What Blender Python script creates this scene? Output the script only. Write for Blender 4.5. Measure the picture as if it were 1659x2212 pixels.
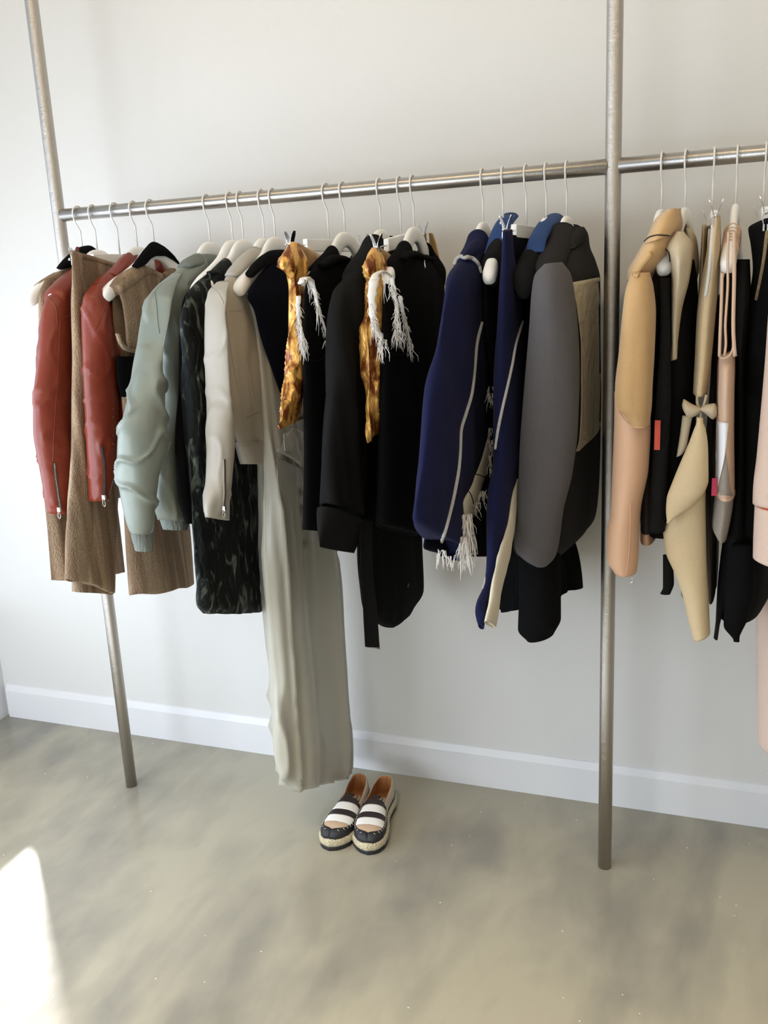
import bpy, math, random
import numpy as np
from mathutils import Vector, noise
from mathutils.bvhtree import BVHTree
S = bpy.context.scene
for o in list(bpy.data.objects): bpy.data.objects.remove(o)
C = S.collection
random.seed(4)
# ------------------------------------------------------------------ camera
CAMH = 1.5
F = 1967.0
_X = np.array([.9374, .0401, -.346]); _D = np.array([.0477, .9693, .2415]); _D /= np.linalg.norm(_D)
_X -= _D * (_X @ _D); _X /= np.linalg.norm(_X); _N = np.cross(_X, _D)
RW = np.array([_X, _N, -_D])                     # world <- camera(x right, y down, z forward)
cam_d = bpy.data.cameras.new('camera'); cam = bpy.data.objects.new('camera', cam_d); C.objects.link(cam)
cam_d.sensor_fit = 'VERTICAL'; cam_d.sensor_height = 36; cam_d.sensor_width = 27; cam_d.lens = F / 2212 * 36
from mathutils import Matrix
m3 = Matrix([[RW[i][0], -RW[i][1], -RW[i][2]] for i in range(3)])
cam.matrix_world = Matrix.Translation((0, 0, CAMH)) @ m3.to_4x4()
S.camera = cam
# ------------------------------------------------------------------ light
S.view_settings.view_transform = 'Standard'; S.view_settings.look = 'None'
S.view_settings.exposure = 0.0; S.view_settings.gamma = 1.0; S.view_settings.use_curve_mapping = False
w = bpy.data.worlds.new('sky'); S.world = w; w.use_nodes = True
bg = w.node_tree.nodes['Background']; bg.inputs[0].default_value = (.72, .86, 1, 1); bg.inputs[1].default_value = 1.1
def lamp(name, kind, loc, energy, col, target=None, size=None, **k):
    d = bpy.data.lights.new(name, kind); d.energy = energy; d.color = col
    if size is not None and kind == 'AREA': d.shape = 'RECTANGLE'; d.size, d.size_y = size
    for a, v in k.items(): setattr(d, a, v)
    o = bpy.data.objects.new(name, d); C.objects.link(o); o.location = loc
    if target is not None: o.rotation_euler = (Vector(target) - Vector(loc)).to_track_quat('-Z', 'Y').to_euler()
    return o
SUN_AZ = Vector((.7085, -.7055, 0)).normalized()
lamp('sun', 'SUN', (0, 0, 4), 17.0, (1, .97, .93), target=Vector((0, 0, 4)) + SUN_AZ + Vector((0, 0, -.43)), angle=.05)
lamp('window_daylight_left', 'AREA', (-2.42, 1.0, .95), 54, (.78, .87, 1), target=(-1.2, 2.44, .35), size=(2.4, 1.5))
lamp('window_daylight_street', 'AREA', (-1.5, -3.35, .95), 50, (.83, .91, 1), target=(-.9, 2, 0), size=(1.5, 1.4))
lamp('ceiling_strip_light', 'AREA', (-.2, .95, 2.96), 17, (1, .76, .45), target=(-.2, 2.44, 1.7), size=(4.2, .12))
for lx, ly, e in ((-.9, .1, 185), (.5, .1, 200)):
    lamp('ceiling_spot_light', 'SPOT', (lx, ly, 2.92), e, (1, .84, .60), target=(lx, ly + .4, 0), spot_size=1.3, spot_blend=1.0, shadow_soft_size=.10)

# ------------------------------------------------------------------ pixel <-> world (measuring aids)
def ray(x, y): return RW @ np.array([x - 829.5, y - 1106.0, F])
O0 = np.array([0, 0, CAMH])
def atX(x, y, v): r = ray(x, y); return O0 + r * (v / r[0])
def atY(x, y, v): r = ray(x, y); return O0 + r * (v / r[1])
def atZ(x, y, v): r = ray(x, y); return O0 + r * ((v - CAMH) / r[2])
def proj(P):
    q = (np.asarray(P) - O0) @ RW
    return 829.5 + F * q[..., 0] / q[..., 2], 1106 + F * q[..., 1] / q[..., 2]

# ------------------------------------------------------------------ object helpers
ORG = {}; GEO = {}
def thing(name, label, cat, loc, group=None):
    o = bpy.data.objects.new(name, None); C.objects.link(o); o.location = loc; o.empty_display_size = .05
    o['label'] = label; o['category'] = cat
    if group: o['group'] = group
    ORG[o.name] = np.array(loc, float); return o
def tag(o, label, cat, group=None):
    o['label'] = label; o['category'] = cat
    if group: o['group'] = group
    return o
def mesh(name, V, Fc, mat, parent=None, smooth=True, label=None, kind=None, loc=None):
    V = np.asarray(V, float)
    org = ORG[parent.name] if parent is not None else (np.array(loc, float) if loc is not None else np.zeros(3))
    me = bpy.data.meshes.new(name); me.from_pydata((V - org).tolist(), [], Fc)
    if smooth: me.polygons.foreach_set('use_smooth', [True] * len(me.polygons))
    me.materials.append(mat)
    o = bpy.data.objects.new(name, me); C.objects.link(o)
    if parent is not None: o.parent = parent
    elif loc is not None: o.location = loc
    ORG[o.name] = org; GEO[o.name] = (V, Fc)
    if label: o['label'] = label
    if kind: o['kind'] = kind
    me.update(); return o
def bevel(o, wdt, seg=2):
    m = o.modifiers.new('b', 'BEVEL'); m.width = wdt; m.segments = seg; m.limit_method = 'ANGLE'; return o
class MB:
    def __init__(s): s.V = []; s.F = []
    def add(s, V, Fc):
        n = len(s.V); s.V += [list(v) for v in V]; s.F += [[i + n for i in f] for f in Fc]; return s
    def box(s, a, b, R=None, at=(0, 0, 0)):
        V = np.array([[x, y, z] for x in (a[0], b[0]) for y in (a[1], b[1]) for z in (a[2], b[2])], float)
        if R is not None: V = V @ np.array(R).T
        return s.add(V + np.array(at), [[0, 1, 3, 2], [4, 6, 7, 5], [0, 4, 5, 1], [2, 3, 7, 6], [0, 2, 6, 4], [1, 5, 7, 3]])
    def tube(s, P, r, n=8, cap=True, flat=1.0):
        P = [Vector(p) for p in P]; k = len(P); rr = r if hasattr(r, '__len__') else [r] * k
        T = [(P[min(i + 1, k - 1)] - P[max(i - 1, 0)]).normalized() for i in range(k)]
        up = Vector((0, 0, 1)) if abs(T[0].z) < .9 else Vector((1, 0, 0))
        a = T[0].cross(up).normalized(); V = []
        for i in range(k):
            a = (a - T[i] * a.dot(T[i])).normalized(); b = T[i].cross(a)
            for j in range(n):
                t = 2 * math.pi * j / n; V.append(P[i] + (a * math.cos(t) + b * math.sin(t) * flat) * rr[i])
        Fc = [[i * n + j, i * n + (j + 1) % n, (i + 1) * n + (j + 1) % n, (i + 1) * n + j] for i in range(k - 1) for j in range(n)]
        if cap: Fc += [list(range(n))[::-1], [(k - 1) * n + j for j in range(n)]]
        return s.add(V, Fc)
    def build(s, name, mat, parent=None, **k): return mesh(name, s.V, s.F, mat, parent, **k)
def sm(P, n):                                        # smooth polyline through points
    P = np.asarray(P, float); d = np.r_[0, np.cumsum(np.linalg.norm(np.diff(P, axis=0), axis=1) + 1e-9)]
    return pchip(d, P, np.linspace(0, d[-1], n))
def pchip(x, Y, xs):
    Y = np.asarray(Y, float); h = np.diff(x)[:, None]; d = np.diff(Y, axis=0) / h; m = np.zeros_like(Y)
    if len(x) > 2:
        w1 = 2 * h[1:] + h[:-1]; w2 = h[1:] + 2 * h[:-1]; ok = d[:-1] * d[1:] > 0
        with np.errstate(divide='ignore', invalid='ignore'): mm = (w1 + w2) / (w1 / d[:-1] + w2 / d[1:])
        m[1:-1] = np.where(ok, mm, 0)
    m[0] = d[0]; m[-1] = d[-1]
    i = np.clip(np.searchsorted(x, xs) - 1, 0, len(x) - 2); hh = h[i]; t = ((xs - x[i])[:, None]) / hh
    return ((1 + 2 * t) * (1 - t) ** 2) * Y[i] + t * (1 - t) ** 2 * hh * m[i] + t * t * (3 - 2 * t) * Y[i + 1] + t * t * (t - 1) * hh * m[i + 1]

YMAX = 2.40
def loft(name, rows, mode, c, b, mat, parent, N=64, M=48, e=2.0, fold=None, fold2=None, seed=0, amin=.006, label=None, hem=True, wave=0, kind=None, rise=8):
    """Closed cloth volume: rows = (left x, left y, right x, right y[, half depth[, centre]]) measured edges; solved into real cross-sections."""
    R = np.array([[r[0], r[1], r[2], r[3], r[4] if len(r) > 4 and r[4] else b, r[5] if len(r) > 5 else c] for r in rows], float)
    d = np.r_[0, np.cumsum(np.linalg.norm(np.diff(R[:, :2], axis=0), axis=1) + np.linalg.norm(np.diff(R[:, 2:4], axis=0), axis=1) + 1)]
    Q = pchip(d, R, np.linspace(0, d[-1], N))
    th = np.linspace(0, 2 * math.pi, M, endpoint=False)
    cu = np.sign(np.cos(th)) * np.abs(np.cos(th)) ** (2 / e); cv = np.sign(np.sin(th)) * np.abs(np.sin(th)) ** (2 / e)
    V = []; ca = 0 if mode == 'X' else 1
    lastab = None
    for k, (xl, yl, xr, yr, bb, cc) in enumerate(Q):
        if mode == 'X': A, B = atX(xl, yl, cc), atX(xr, yr, cc); ul, ur = A[1], B[1]
        else: zp = cc - .7 * bb; A, B = atY(xl, yl, zp), atY(xr, yr, zp); A0, B0 = atY(xl, yl, cc), atY(xr, yr, cc); ul, ur = A0[0], B0[0]
        zl, zr = A[2], B[2]
        for it in range(9):
            u0, a = (ul + ur) / 2, (ur - ul) / 2
            zz = (zl + zr) / 2 + cu * (zr - zl) / 2
            P = np.stack([cc + cv * bb, u0 + cu * a, zz] if mode == 'X' else [u0 + cu * a, cc + cv * bb, zz], 1)
            if it == 8: break
            px, _ = proj(P); d1 = np.zeros(3); d1[1 - ca] = .01
            pm = np.array([cc, u0, zz[0]]) if mode == 'X' else np.array([u0, cc, zz[0]])
            g = (proj(pm + d1)[0] - proj(pm)[0]) / .01
            el, er = xl - px.min(), xr - px.max()
            ul += .9 * el / g; ur += .9 * er / g
            if ur - ul < 2 * amin: mid = (ul + ur) / 2; ul, ur = mid - amin, mid + amin
            if mode == 'X' and ur > YMAX: ur = YMAX; ul = min(ul, ur - 2 * amin)
        a = max(a, 1e-4)
        nx = cu / a; ny = cv / bb; ln = np.sqrt(nx ** 2 + ny ** 2) + 1e-9; nx, ny = nx / ln, ny / ln
        tt = k / (N - 1); ramp = min(1, tt * rise)
        D = np.zeros(M); lim = min(a, bb)
        for fo in (fold, fold2):
            if not fo: continue
            amp, f, fz = fo[:3]; sharp = len(fo) > 3 and fo[3]
            for j in range(M):
                v = noise.noise(Vector((P[j][0] * f + seed * 7.3, P[j][1] * f - seed * 3.1, P[j][2] * fz + seed)))
                if sharp: v = (1 - abs(v) * 3.2) * .5 if sharp == 1 else max(0, 1 - abs(v) * 6) ** 2 * .9
                D[j] += amp * v * ramp
        D = np.clip(D, -.75 * lim, .75 * lim)
        if mode == 'X': P[:, 1] += nx * D; P[:, 0] += ny * D
        else: P[:, 0] += nx * D; P[:, 1] += ny * D
        if wave and tt > .9: P[:, 2] += wave * np.sin(th * 5 + seed) * (tt - .9) * 10
        P[:, 1] = np.minimum(P[:, 1], 2.415)
        V.append(P)
    if hem:                                          # turned hem: inner ring drawn up inside
        L = V[-1]; cm = L.mean(0); I = cm + (L - cm) * .86; I2 = I.copy(); I2[:, 2] += .003; V += [I, I2]
    nR = len(V); V = np.concatenate(V)
    Fc = [[i * M + j, i * M + (j + 1) % M, (i + 1) * M + (j + 1) % M, (i + 1) * M + j] for i in range(nR - 1) for j in range(M)]
    Fc += [list(range(M))[::-1], [(nR - 1) * M + j for j in range(M)]]
    o = mesh(name, V, Fc, mat, parent, label=label, kind=kind)
    return o
_bv = {}
def hit(x, y, targets, fb=None):
    r = Vector(ray(x, y)).normalized(); best = None
    for t in targets:
        if t.name not in _bv: _bv[t.name] = BVHTree.FromPolygons(GEO[t.name][0].tolist(), GEO[t.name][1])
        h = _bv[t.name].ray_cast(Vector(O0), r)
        if h[0] is not None and (best is None or h[3] < best[3]): best = h
    if best is None: return None, None
    n = best[1]
    if n.dot(r) > 0: n = -n
    return np.array(best[0]), np.array(n)
def trace(pts, targets, n=40, off=.001):
    out = []
    for x, y in sm(pts, n):
        p, nn = hit(x, y, targets)
        if p is not None: out.append(p + nn * off)
    if len(out) > 4:
        P = np.array(out); P2 = P.copy(); P2[1:-1] = (P[:-2] + 2 * P[1:-1] + P[2:]) / 4; P = P2
        return P
    return np.array(out)
def stroke(name, pts, targets, r, mat, parent, n=40, off=.0005, flat=1.0, label=None):
    P = trace(pts, targets, n, off)
    if len(P) < 2: print('STROKE MISSED', name, pts[0]); return None
    return MB().tube(P, r, 6, flat=flat).build(name, mat, parent, label=label)
def drape(name, L, Rr, targets, mat, parent, off=.004, th=.003, n=30, m=12, label=None, fallback=None):
    """A piece of cloth lying on other cloth, between two traced edges, with its own thickness."""
    L = sm(L, n); Rr = sm(Rr, n); G = np.zeros((n, m, 3)); ok = np.zeros((n, m), bool)
    for i in range(n):
        for j in range(m):
            q = L[i] + (Rr[i] - L[i]) * j / (m - 1)
            p, nn = hit(q[0], q[1], targets)
            if p is None and fallback: p = atX(q[0], q[1], fallback[1]) if fallback[0] == 'X' else atY(q[0], q[1], fallback[1]); nn = np.zeros(3)
            if p is not None: v = O0 - p; G[i, j] = p + v / np.linalg.norm(v) * off; ok[i, j] = True
    B = G.copy(); v = O0 - G; v /= np.linalg.norm(v, axis=-1, keepdims=True); B = G - v * th
    V = np.concatenate([G.reshape(-1, 3), B.reshape(-1, 3)]); K = n * m; Fc = []
    for i in range(n - 1):
        for j in range(m - 1):
            if ok[i:i + 2, j:j + 2].all():
                q = [i * m + j, i * m + j + 1, (i + 1) * m + j + 1, (i + 1) * m + j]
                Fc += [q, [k + K for k in q[::-1]]]
    if not Fc: print('DRAPE MISSED', name); return None
    cnt = {}
    for f in Fc[::2]:
        for a, b in zip(f, f[1:] + f[:1]): cnt[(a, b)] = 1
    for (a, b) in cnt:
        if (b, a) not in cnt: Fc.append([b, a, a + K, b + K])
    used = sorted({i for f in Fc for i in f}); mp = {u: k for k, u in enumerate(used)}
    return mesh(name, V[used], [[mp[i] for i in f] for f in Fc], mat, parent, label=label)

# ------------------------------------------------------------------ materials
def mat(name, col, rough=.8, metal=0, sheen=0, spec=.5, bump=None, var=None, stripes=None, aniso=0, coat=0, weave=None, trans=0):
    m = bpy.data.materials.new(name); m.use_nodes = True; nt = m.node_tree; N = nt.nodes; L = nt.links
    p = N['Principled BSDF']; p.inputs['Base Color'].default_value = (*col, 1); p.inputs['Roughness'].default_value = rough
    p.inputs['Metallic'].default_value = metal; p.inputs['Specular IOR Level'].default_value = spec
    p.inputs['Sheen Weight'].default_value = sheen; p.inputs['Sheen Roughness'].default_value = .4; p.inputs['Coat Weight'].default_value = coat
    p.inputs['Anisotropic'].default_value = aniso
    geo = N.new('ShaderNodeNewGeometry'); src = geo.outputs['Position']
    def mp(scale):
        q = N.new('ShaderNodeMapping'); L.new(src, q.inputs[0]); q.inputs['Scale'].default_value = scale; return q.outputs[0]
    def ns(scale, detail=3, sc=(1, 1, 1), dist=0):
        q = N.new('ShaderNodeTexNoise'); L.new(mp(sc), q.inputs['Vector']); q.inputs['Scale'].default_value = scale; q.inputs['Detail'].default_value = detail; q.inputs['Distortion'].default_value = dist; return q.outputs['Fac']
    colsock = None
    if var:                                          # var = (colour2, scale, low, high, (sx,sy,sz), detail, distortion)
        c2, sc, lo, hi, ss, det, dist = var
        r = N.new('ShaderNodeValToRGB'); L.new(ns(sc, det, ss, dist), r.inputs[0])
        r.color_ramp.elements[0].position = lo; r.color_ramp.elements[0].color = (*col, 1)
        r.color_ramp.elements[1].position = hi; r.color_ramp.elements[1].color = (*c2, 1); colsock = r.outputs[0]
    if weave:                                        # weave = (colour, strength, threads per metre)
        c3, st, sc = weave
        a = N.new('ShaderNodeTexWave'); a.bands_direction = 'DIAGONAL'; L.new(src, a.inputs[0]); a.inputs['Scale'].default_value = sc; a.inputs['Distortion'].default_value = 3; a.inputs['Detail Scale'].default_value = 2
        b_ = ns(sc * 3, 2, (1, 1, .35)); mul = N.new('ShaderNodeMath'); mul.operation = 'MULTIPLY'; L.new(a.outputs['Fac'], mul.inputs[0]); L.new(b_, mul.inputs[1])
        mu2 = N.new('ShaderNodeMath'); mu2.operation = 'MULTIPLY'; L.new(mul.outputs[0], mu2.inputs[0]); mu2.inputs[1].default_value = st
        mx = N.new('ShaderNodeMix'); mx.data_type = 'RGBA'; L.new(mu2.outputs[0], mx.inputs[0])
        if colsock: L.new(colsock, mx.inputs[6])
        else: mx.inputs[6].default_value = (*col, 1)
        mx.inputs[7].default_value = (*c3, 1); colsock = mx.outputs[2]
    if colsock: L.new(colsock, p.inputs['Base Color'])
    if bump:                                         # list of (scale, strength, (sx,sy,sz), detail)
        h = None
        for sc, st, ss, det in bump:
            q = N.new('ShaderNodeMath'); q.operation = 'MULTIPLY'; L.new(ns(sc, det, ss), q.inputs[0]); q.inputs[1].default_value = st
            if h is None: h = q.outputs[0]
            else: ad = N.new('ShaderNodeMath'); ad.operation = 'ADD'; L.new(h, ad.inputs[0]); L.new(q.outputs[0], ad.inputs[1]); h = ad.outputs[0]
        bn = N.new('ShaderNodeBump'); bn.inputs['Strength'].default_value = 1; bn.inputs['Distance'].default_value = .01
        L.new(h, bn.inputs['Height']); L.new(bn.outputs[0], p.inputs['Normal'])
    return m
FINE = (900, .10, (1, 1, 1), 2)
M = dict(
 white=mat('white_plastic', (.93, .92, .89), .38, spec=.4),
 wire=mat('white_wire', (.74, .72, .68), .4),
 chrome=mat('chrome', (.72, .72, .74), .16, 1),
 pad=mat('grey_pad', (.62, .62, .6), .5),
 steel=mat('brushed_steel', (.50, .465, .42), .30, 1, bump=[(60, .05, (1, 1, 40), 3)], aniso=.4),
 steel_h=mat('brushed_steel_rail', (.50, .465, .42), .30, 1, bump=[(60, .05, (30, 1, 1), 3)], aniso=.4),
 tweed=mat('tan_tweed', (.27, .185, .12), .95, spec=.15, var=((.47, .35, .235), 34, .40, .60, (1, 1, .05), 4, 0), weave=((.12, .075, .05), 1.0, 95), bump=[(300, .35, (1, 1, .6), 2)]),
 red=mat('rust_leather', (.20, .030, .013), .36, spec=.45, bump=[(420, .035, (1, 1, 1), 3), (14, .35, (1, 1, .5), 3)]),
 sage=mat('sage_satin', (.215, .24, .205), .42, sheen=.1, spec=.45, metal=.15, bump=[(16, .35, (1, 1, .7), 2)]),
 sagerib=mat('sage_rib', (.17, .19, .17), .85, bump=[(300, .3, (1, 1, .05), 1)]),
 velvet=mat('dark_green_crushed_velvet', (.002, .004, .004), .7, spec=.25, var=((.12, .14, .115), 46, .54, .68, (1, 1, .34), 10, .9), bump=[(44, 1.2, (1, 1, .4), 6)]),
 black=mat('black_wool', (.0045, .0045, .0048), .95, spec=.08, bump=[FINE]),
 black2=mat('black_crepe', (.0085, .0082, .0080), .9, spec=.12, bump=[(60, .15, (1, 1, .08), 2), FINE]),
 grey=mat('pale_grey_leather', (.42, .39, .335), .42, spec=.4, bump=[(400, .03, (1, 1, 1), 3), (12, .35, (1, 1, .4), 3)]),
 silk=mat('pale_sage_silk', (.46, .445, .375), .38, sheen=.25, spec=.5, bump=[(30, .10, (1, 1, .3), 3)]),
 gold=mat('gold_crushed_velvet', (.22, .055, .007), .34, spec=.6, metal=.35, var=((.88, .48, .12), 44, .42, .56, (1, 1, .5), 5, .4), bump=[(30, 1.5, (1, 1, .6), 3)]),  # noise mix paints the velvet's bright highlights into its colour
 goldd=mat('gold_velvet_back', (.36, .19, .06), .6, sheen=.6, var=((.50, .30, .10), 30, .4, .6, (1, 1, 1), 3, 0), bump=[(40, .3, (1, 1, 1), 3)]),
 navy=mat('navy_wool', (.010, .012, .046), .95, sheen=.03, spec=.1, bump=[FINE]),
 navyd=mat('dark_navy_wool', (.004, .0045, .011), .95, spec=.08, bump=[FINE]),
 cobalt=mat('cobalt_lining', (.004, .040, .16), .7),
 piping=mat('pale_piping', (.52, .50, .48), .7, bump=[(500, .3, (1, 1, 1), 2)]),
 cream=mat('cream_wool', (.66, .60, .47), .8, bump=[FINE]),
 fray=mat('white_threads', (.80, .76, .70), .8),
 char=mat('charcoal_wool', (.026, .025, .025), .95, spec=.1, bump=[FINE]),
 gsuit=mat('grey_suiting', (.115, .106, .108), .9, sheen=.08, spec=.15, weave=((.05, .046, .048), .8, 220), bump=[(500, .15, (1, 1, 1), 2)]),
 quilt=mat('cream_quilted', (.46, .41, .30), .75, bump=[(55, .5, (1, 1, 1), 1)]),
 camel=mat('camel_suede', (.52, .32, .14), .85, sheen=.3, var=((.62, .40, .19), 9, .4, .62, (1, 1, .3), 3, 0), bump=[(300, .1, (1, 1, 1), 2)]),
 blush=mat('blush_tan_leather', (.66, .40, .25), .6, sheen=.1, bump=[(16, .25, (1, 1, .5), 3)]),
 sand=mat('sand_canvas', (.62, .48, .29), .75, bump=[(500, .12, (1, 1, 1), 2)]),
 ecru=mat('ecru_leather', (.52, .43, .29), .6, bump=[(40, .15, (1, 1, .5), 3)]),
 nude=mat('nude_knit', (.66, .46, .33), .7, bump=[FINE]),
 meshy=mat('stone_mesh', (.38, .34, .29), .7, bump=[(900, .3, (1, 1, 1), 1)]),
 brown=mat('dark_brown', (.035, .020, .014), .8),
 olive=mat('olive_brown', (.075, .058, .035), .8),
 pink=mat('pale_pink', (.74, .56, .46), .7, bump=[FINE]),
 brass=mat('brass_zip', (.50, .40, .24), .4, 1, bump=[(700, .5, (1, 1, 1), 1)]),
 ziptape=mat('zip_tape', (.10, .085, .075), .6, bump=[(700, .6, (1, 1, 3), 1)]),
 zipt=mat('zip_teeth', (.50, .47, .44), .35, .9, bump=[(420, 1.2, (.3, .3, 2), 1)]),
 lining=mat('dark_lining', (.008, .007, .007), .6),
 redtag=mat('red_tag', (.50, .05, .02), .6), pinktag=mat('raspberry_tag', (.55, .03, .09), .6),
 tagw=mat('white_tag', (.80, .80, .84), .6),
 rope=mat('cream_rope', (.70, .62, .42), .85, bump=[(240, .9, (1, 1, 1.5), 2)]),
 sole=mat('black_rubber', (.016, .015, .018), .6), canvas=mat('beige_canvas', (.56, .47, .38), .8, bump=[FINE]),
 tanl=mat('tan_insole', (.40, .17, .06), .6), vamp=mat('dark_brown_satin', (.028, .017, .018), .5),
 vampw=mat('white_satin', (.86, .84, .80), .55), toe=mat('beige_toe', (.54, .38, .26), .7), thread=mat('pale_thread', (.62, .58, .46), .8),
)

# ------------------------------------------------------------------ the room
WY = 2.437
def struct(name, a, b, m, bev=0):
    o = MB().box(a, b).build(name, m, smooth=False); o['kind'] = 'structure'
    if bev: bevel(o, bev)
    return o
mwall = mat('wall_paint', (.685, .675, .65), .65, spec=.25, bump=[(500, .02, (1, 1, 1), 2)])
mceil = mat('ceiling_paint', (.80, .79, .77), .8)
mbase = mat('baseboard_paint', (.74, .74, .75), .35)
def floor_mat():
    m = bpy.data.materials.new('polished_concrete'); m.use_nodes = True; nt = m.node_tree; N = nt.nodes; L = nt.links; p = N['Principled BSDF']
    g = N.new('ShaderNodeNewGeometry')
    def ns(sc, rot, s, det, dist):
        q = N.new('ShaderNodeMapping'); L.new(g.outputs['Position'], q.inputs[0]); q.inputs['Rotation'].default_value = (0, 0, rot); q.inputs['Scale'].default_value = sc
        t = N.new('ShaderNodeTexNoise'); L.new(q.outputs[0], t.inputs[0]); t.inputs['Scale'].default_value = s; t.inputs['Detail'].default_value = det; t.inputs['Distortion'].default_value = dist; return t.outputs['Fac']
    a = ns((1, .30, 1), .35, 3.2, 5, .6); b = ns((1, .6, 1), -.5, 9, 4, .3); c = ns((1, 1, 1), 0, 1.1, 2, 0)
    mx = N.new('ShaderNodeMath'); mx.operation = 'MULTIPLY_ADD'; L.new(b, mx.inputs[0]); mx.inputs[1].default_value = .35; L.new(a, mx.inputs[2])
    m2 = N.new('ShaderNodeMath'); m2.operation = 'MULTIPLY_ADD'; L.new(c, m2.inputs[0]); m2.inputs[1].default_value = .5; L.new(mx.outputs[0], m2.inputs[2])
    r = N.new('ShaderNodeValToRGB'); L.new(m2.outputs[0], r.inputs[0]); e = r.color_ramp.elements
    e[0].position = .74; e[0].color = (.25, .236, .198, 1); e[1].position = 1.16; e[1].color = (.39, .362, .28, 1)
    # small pale aggregate flecks
    v = N.new('ShaderNodeTexVoronoi'); L.new(g.outputs['Position'], v.inputs['Vector']); v.inputs['Scale'].default_value = 26; v.inputs['Randomness'].default_value = 1
    th = N.new('ShaderNodeMath'); th.operation = 'LESS_THAN'; L.new(v.outputs['Distance'], th.inputs[0]); th.inputs[1].default_value = .05
    sel = N.new('ShaderNodeSeparateColor'); L.new(v.outputs['Color'], sel.inputs[0]); t2 = N.new('ShaderNodeMath'); t2.operation = 'GREATER_THAN'; L.new(sel.outputs[0], t2.inputs[0]); t2.inputs[1].default_value = .75
    mm = N.new('ShaderNodeMath'); mm.operation = 'MULTIPLY'; L.new(th.outputs[0], mm.inputs[0]); L.new(t2.outputs[0], mm.inputs[1])
    mc = N.new('ShaderNodeMix'); mc.data_type = 'RGBA'; L.new(mm.outputs[0], mc.inputs[0]); L.new(r.outputs[0], mc.inputs[6]); mc.inputs[7].default_value = (.75, .70, .60, 1)
    L.new(mc.outputs[2], p.inputs['Base Color'])
    rr = N.new('ShaderNodeMapRange'); L.new(b, rr.inputs[0]); rr.inputs[3].default_value = .14; rr.inputs[4].default_value = .30; L.new(rr.outputs[0], p.inputs['Roughness'])
    p.inputs['Specular IOR Level'].default_value = .5
    return m
struct('floor', (-2.6, -3.6, -.12), (3.2, WY + .15, 0), floor_mat())
struct('wall_back', (-2.48, WY, 0), (3.2, WY + .15, 3.0), mwall)
struct('ceiling', (-2.6, -3.6, 3.0), (3.2, WY + .15, 3.12), mceil)
struct('wall_right', (3.05, -3.6, 0), (3.2, WY, 3.0), mwall)
# baseboard with a bevelled top edge
def baseboard(name, x0, x1):
    pr = [(WY, 0), (WY - .013, 0), (WY - .013, .105), (WY - .004, .125), (WY, .127)]
    V = [(x, y, z) for x in (x0, x1) for y, z in pr]; n = len(pr)
    Fc = [[i, (i + 1) % n, n + (i + 1) % n, n + i] for i in range(n)] + [list(range(n))[::-1], list(range(n, 2 * n))]
    o = mesh(name, V, Fc, mbase, smooth=False); o['kind'] = 'structure'
baseboard('baseboard_back', -2.465, 3.05)
# left side: low sill wall with a wide shop window above it
SILL = .40
struct('wall_left', (-2.6, -3.6, 0), (-2.48, WY + .15, SILL), mbase)
struct('trim_1', (-2.6, -3.6, 2.75), (-2.48, WY + .15, 3.0), mbase)
glass = bpy.data.materials.new('window_glass'); glass.use_nodes = True
_n = glass.node_tree.nodes; _l = glass.node_tree.links; _n.remove(_n['Principled BSDF'])
_t = _n.new('ShaderNodeBsdfTransparent'); _g = _n.new('ShaderNodeBsdfGlossy'); _g.inputs['Roughness'].default_value = 0; _f = _n.new('ShaderNodeFresnel'); _f.inputs[0].default_value = 1.3
_m = _n.new('ShaderNodeMixShader'); _l.new(_f.outputs[0], _m.inputs[0]); _l.new(_t.outputs[0], _m.inputs[1]); _l.new(_g.outputs[0], _m.inputs[2]); _l.new(_m.outputs[0], _n['Material Output'].inputs['Surface'])
def window(name, along, x, y0, y1, z0, z1):
    w_ = MB()
    def bx(a0, a1, c0, c1):
        if along == 'Y': w_.box((x - .03, a0, c0), (x + .03, a1, c1))
        else: w_.box((a0, x - .03, c0), (a1, x + .03, c1))
    bx(y0, y0 + .05, z0, z1); bx(y1 - .05, y1, z0, z1); bx(y0 + .05, y1 - .05, z0, z0 + .05); bx(y0 + .05, y1 - .05, z1 - .05, z1)
    o = w_.build(name, mbase, smooth=False); o['kind'] = 'structure'
    g = MB()
    if along == 'Y': g.box((x - .004, y0 + .05, z0 + .05), (x + .004, y1 - .05, z1 - .05))
    else: g.box((y0 + .05, x - .004, z0 + .05), (y1 - .05, x + .004, z1 - .05))
    g.build('pane', glass, o, smooth=False)
window('window_1', 'Y', -2.54, -3.45, WY + .149, SILL, 2.75)
# street side behind the viewer: wall with a second window
struct('wall_front', (-.4, -3.75, 0), (3.2, -3.6, 3.0), mwall)
struct('trim_2', (-2.6, -3.75, 0), (-.4, -3.6, .25), mbase)
struct('trim_3', (-2.6, -3.75, 2.5), (-.4, -3.6, 3.0), mbase)
window('window_2', 'X', -3.68, -2.6, -.4, .25, 2.5)

# ------------------------------------------------------------------ the rack
RY, RZ, RR = 2.133, 1.725, .0165
PX = (-1.716, -.246)
rack = thing('garment_rack', 'brushed steel garment rack of tall round posts joined by a hanging rail', 'clothes rack', (-.98, RY, 0))
for x in PX:
    MB().tube([(x, RY, z) for z in (0, .5, 1, 1.5, 2, 2.5, 2.999)], .0172, 40).build('post', M['steel'], rack)
MB().tube([(x, RY, RZ) for x in np.linspace(PX[0] + .012, PX[1] - .012, 5)], RR, 36).build('rail', M['steel_h'], rack)
MB().tube([(x, RY, RZ) for x in np.linspace(PX[1] + .012, 1.25, 5)], RR, 36).build('rail', M['steel_h'], rack)
MB().tube([(1.26, RY, z) for z in (0, 1, 2, 2.999)], .0172, 40).build('post', M['steel'], rack)

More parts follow.
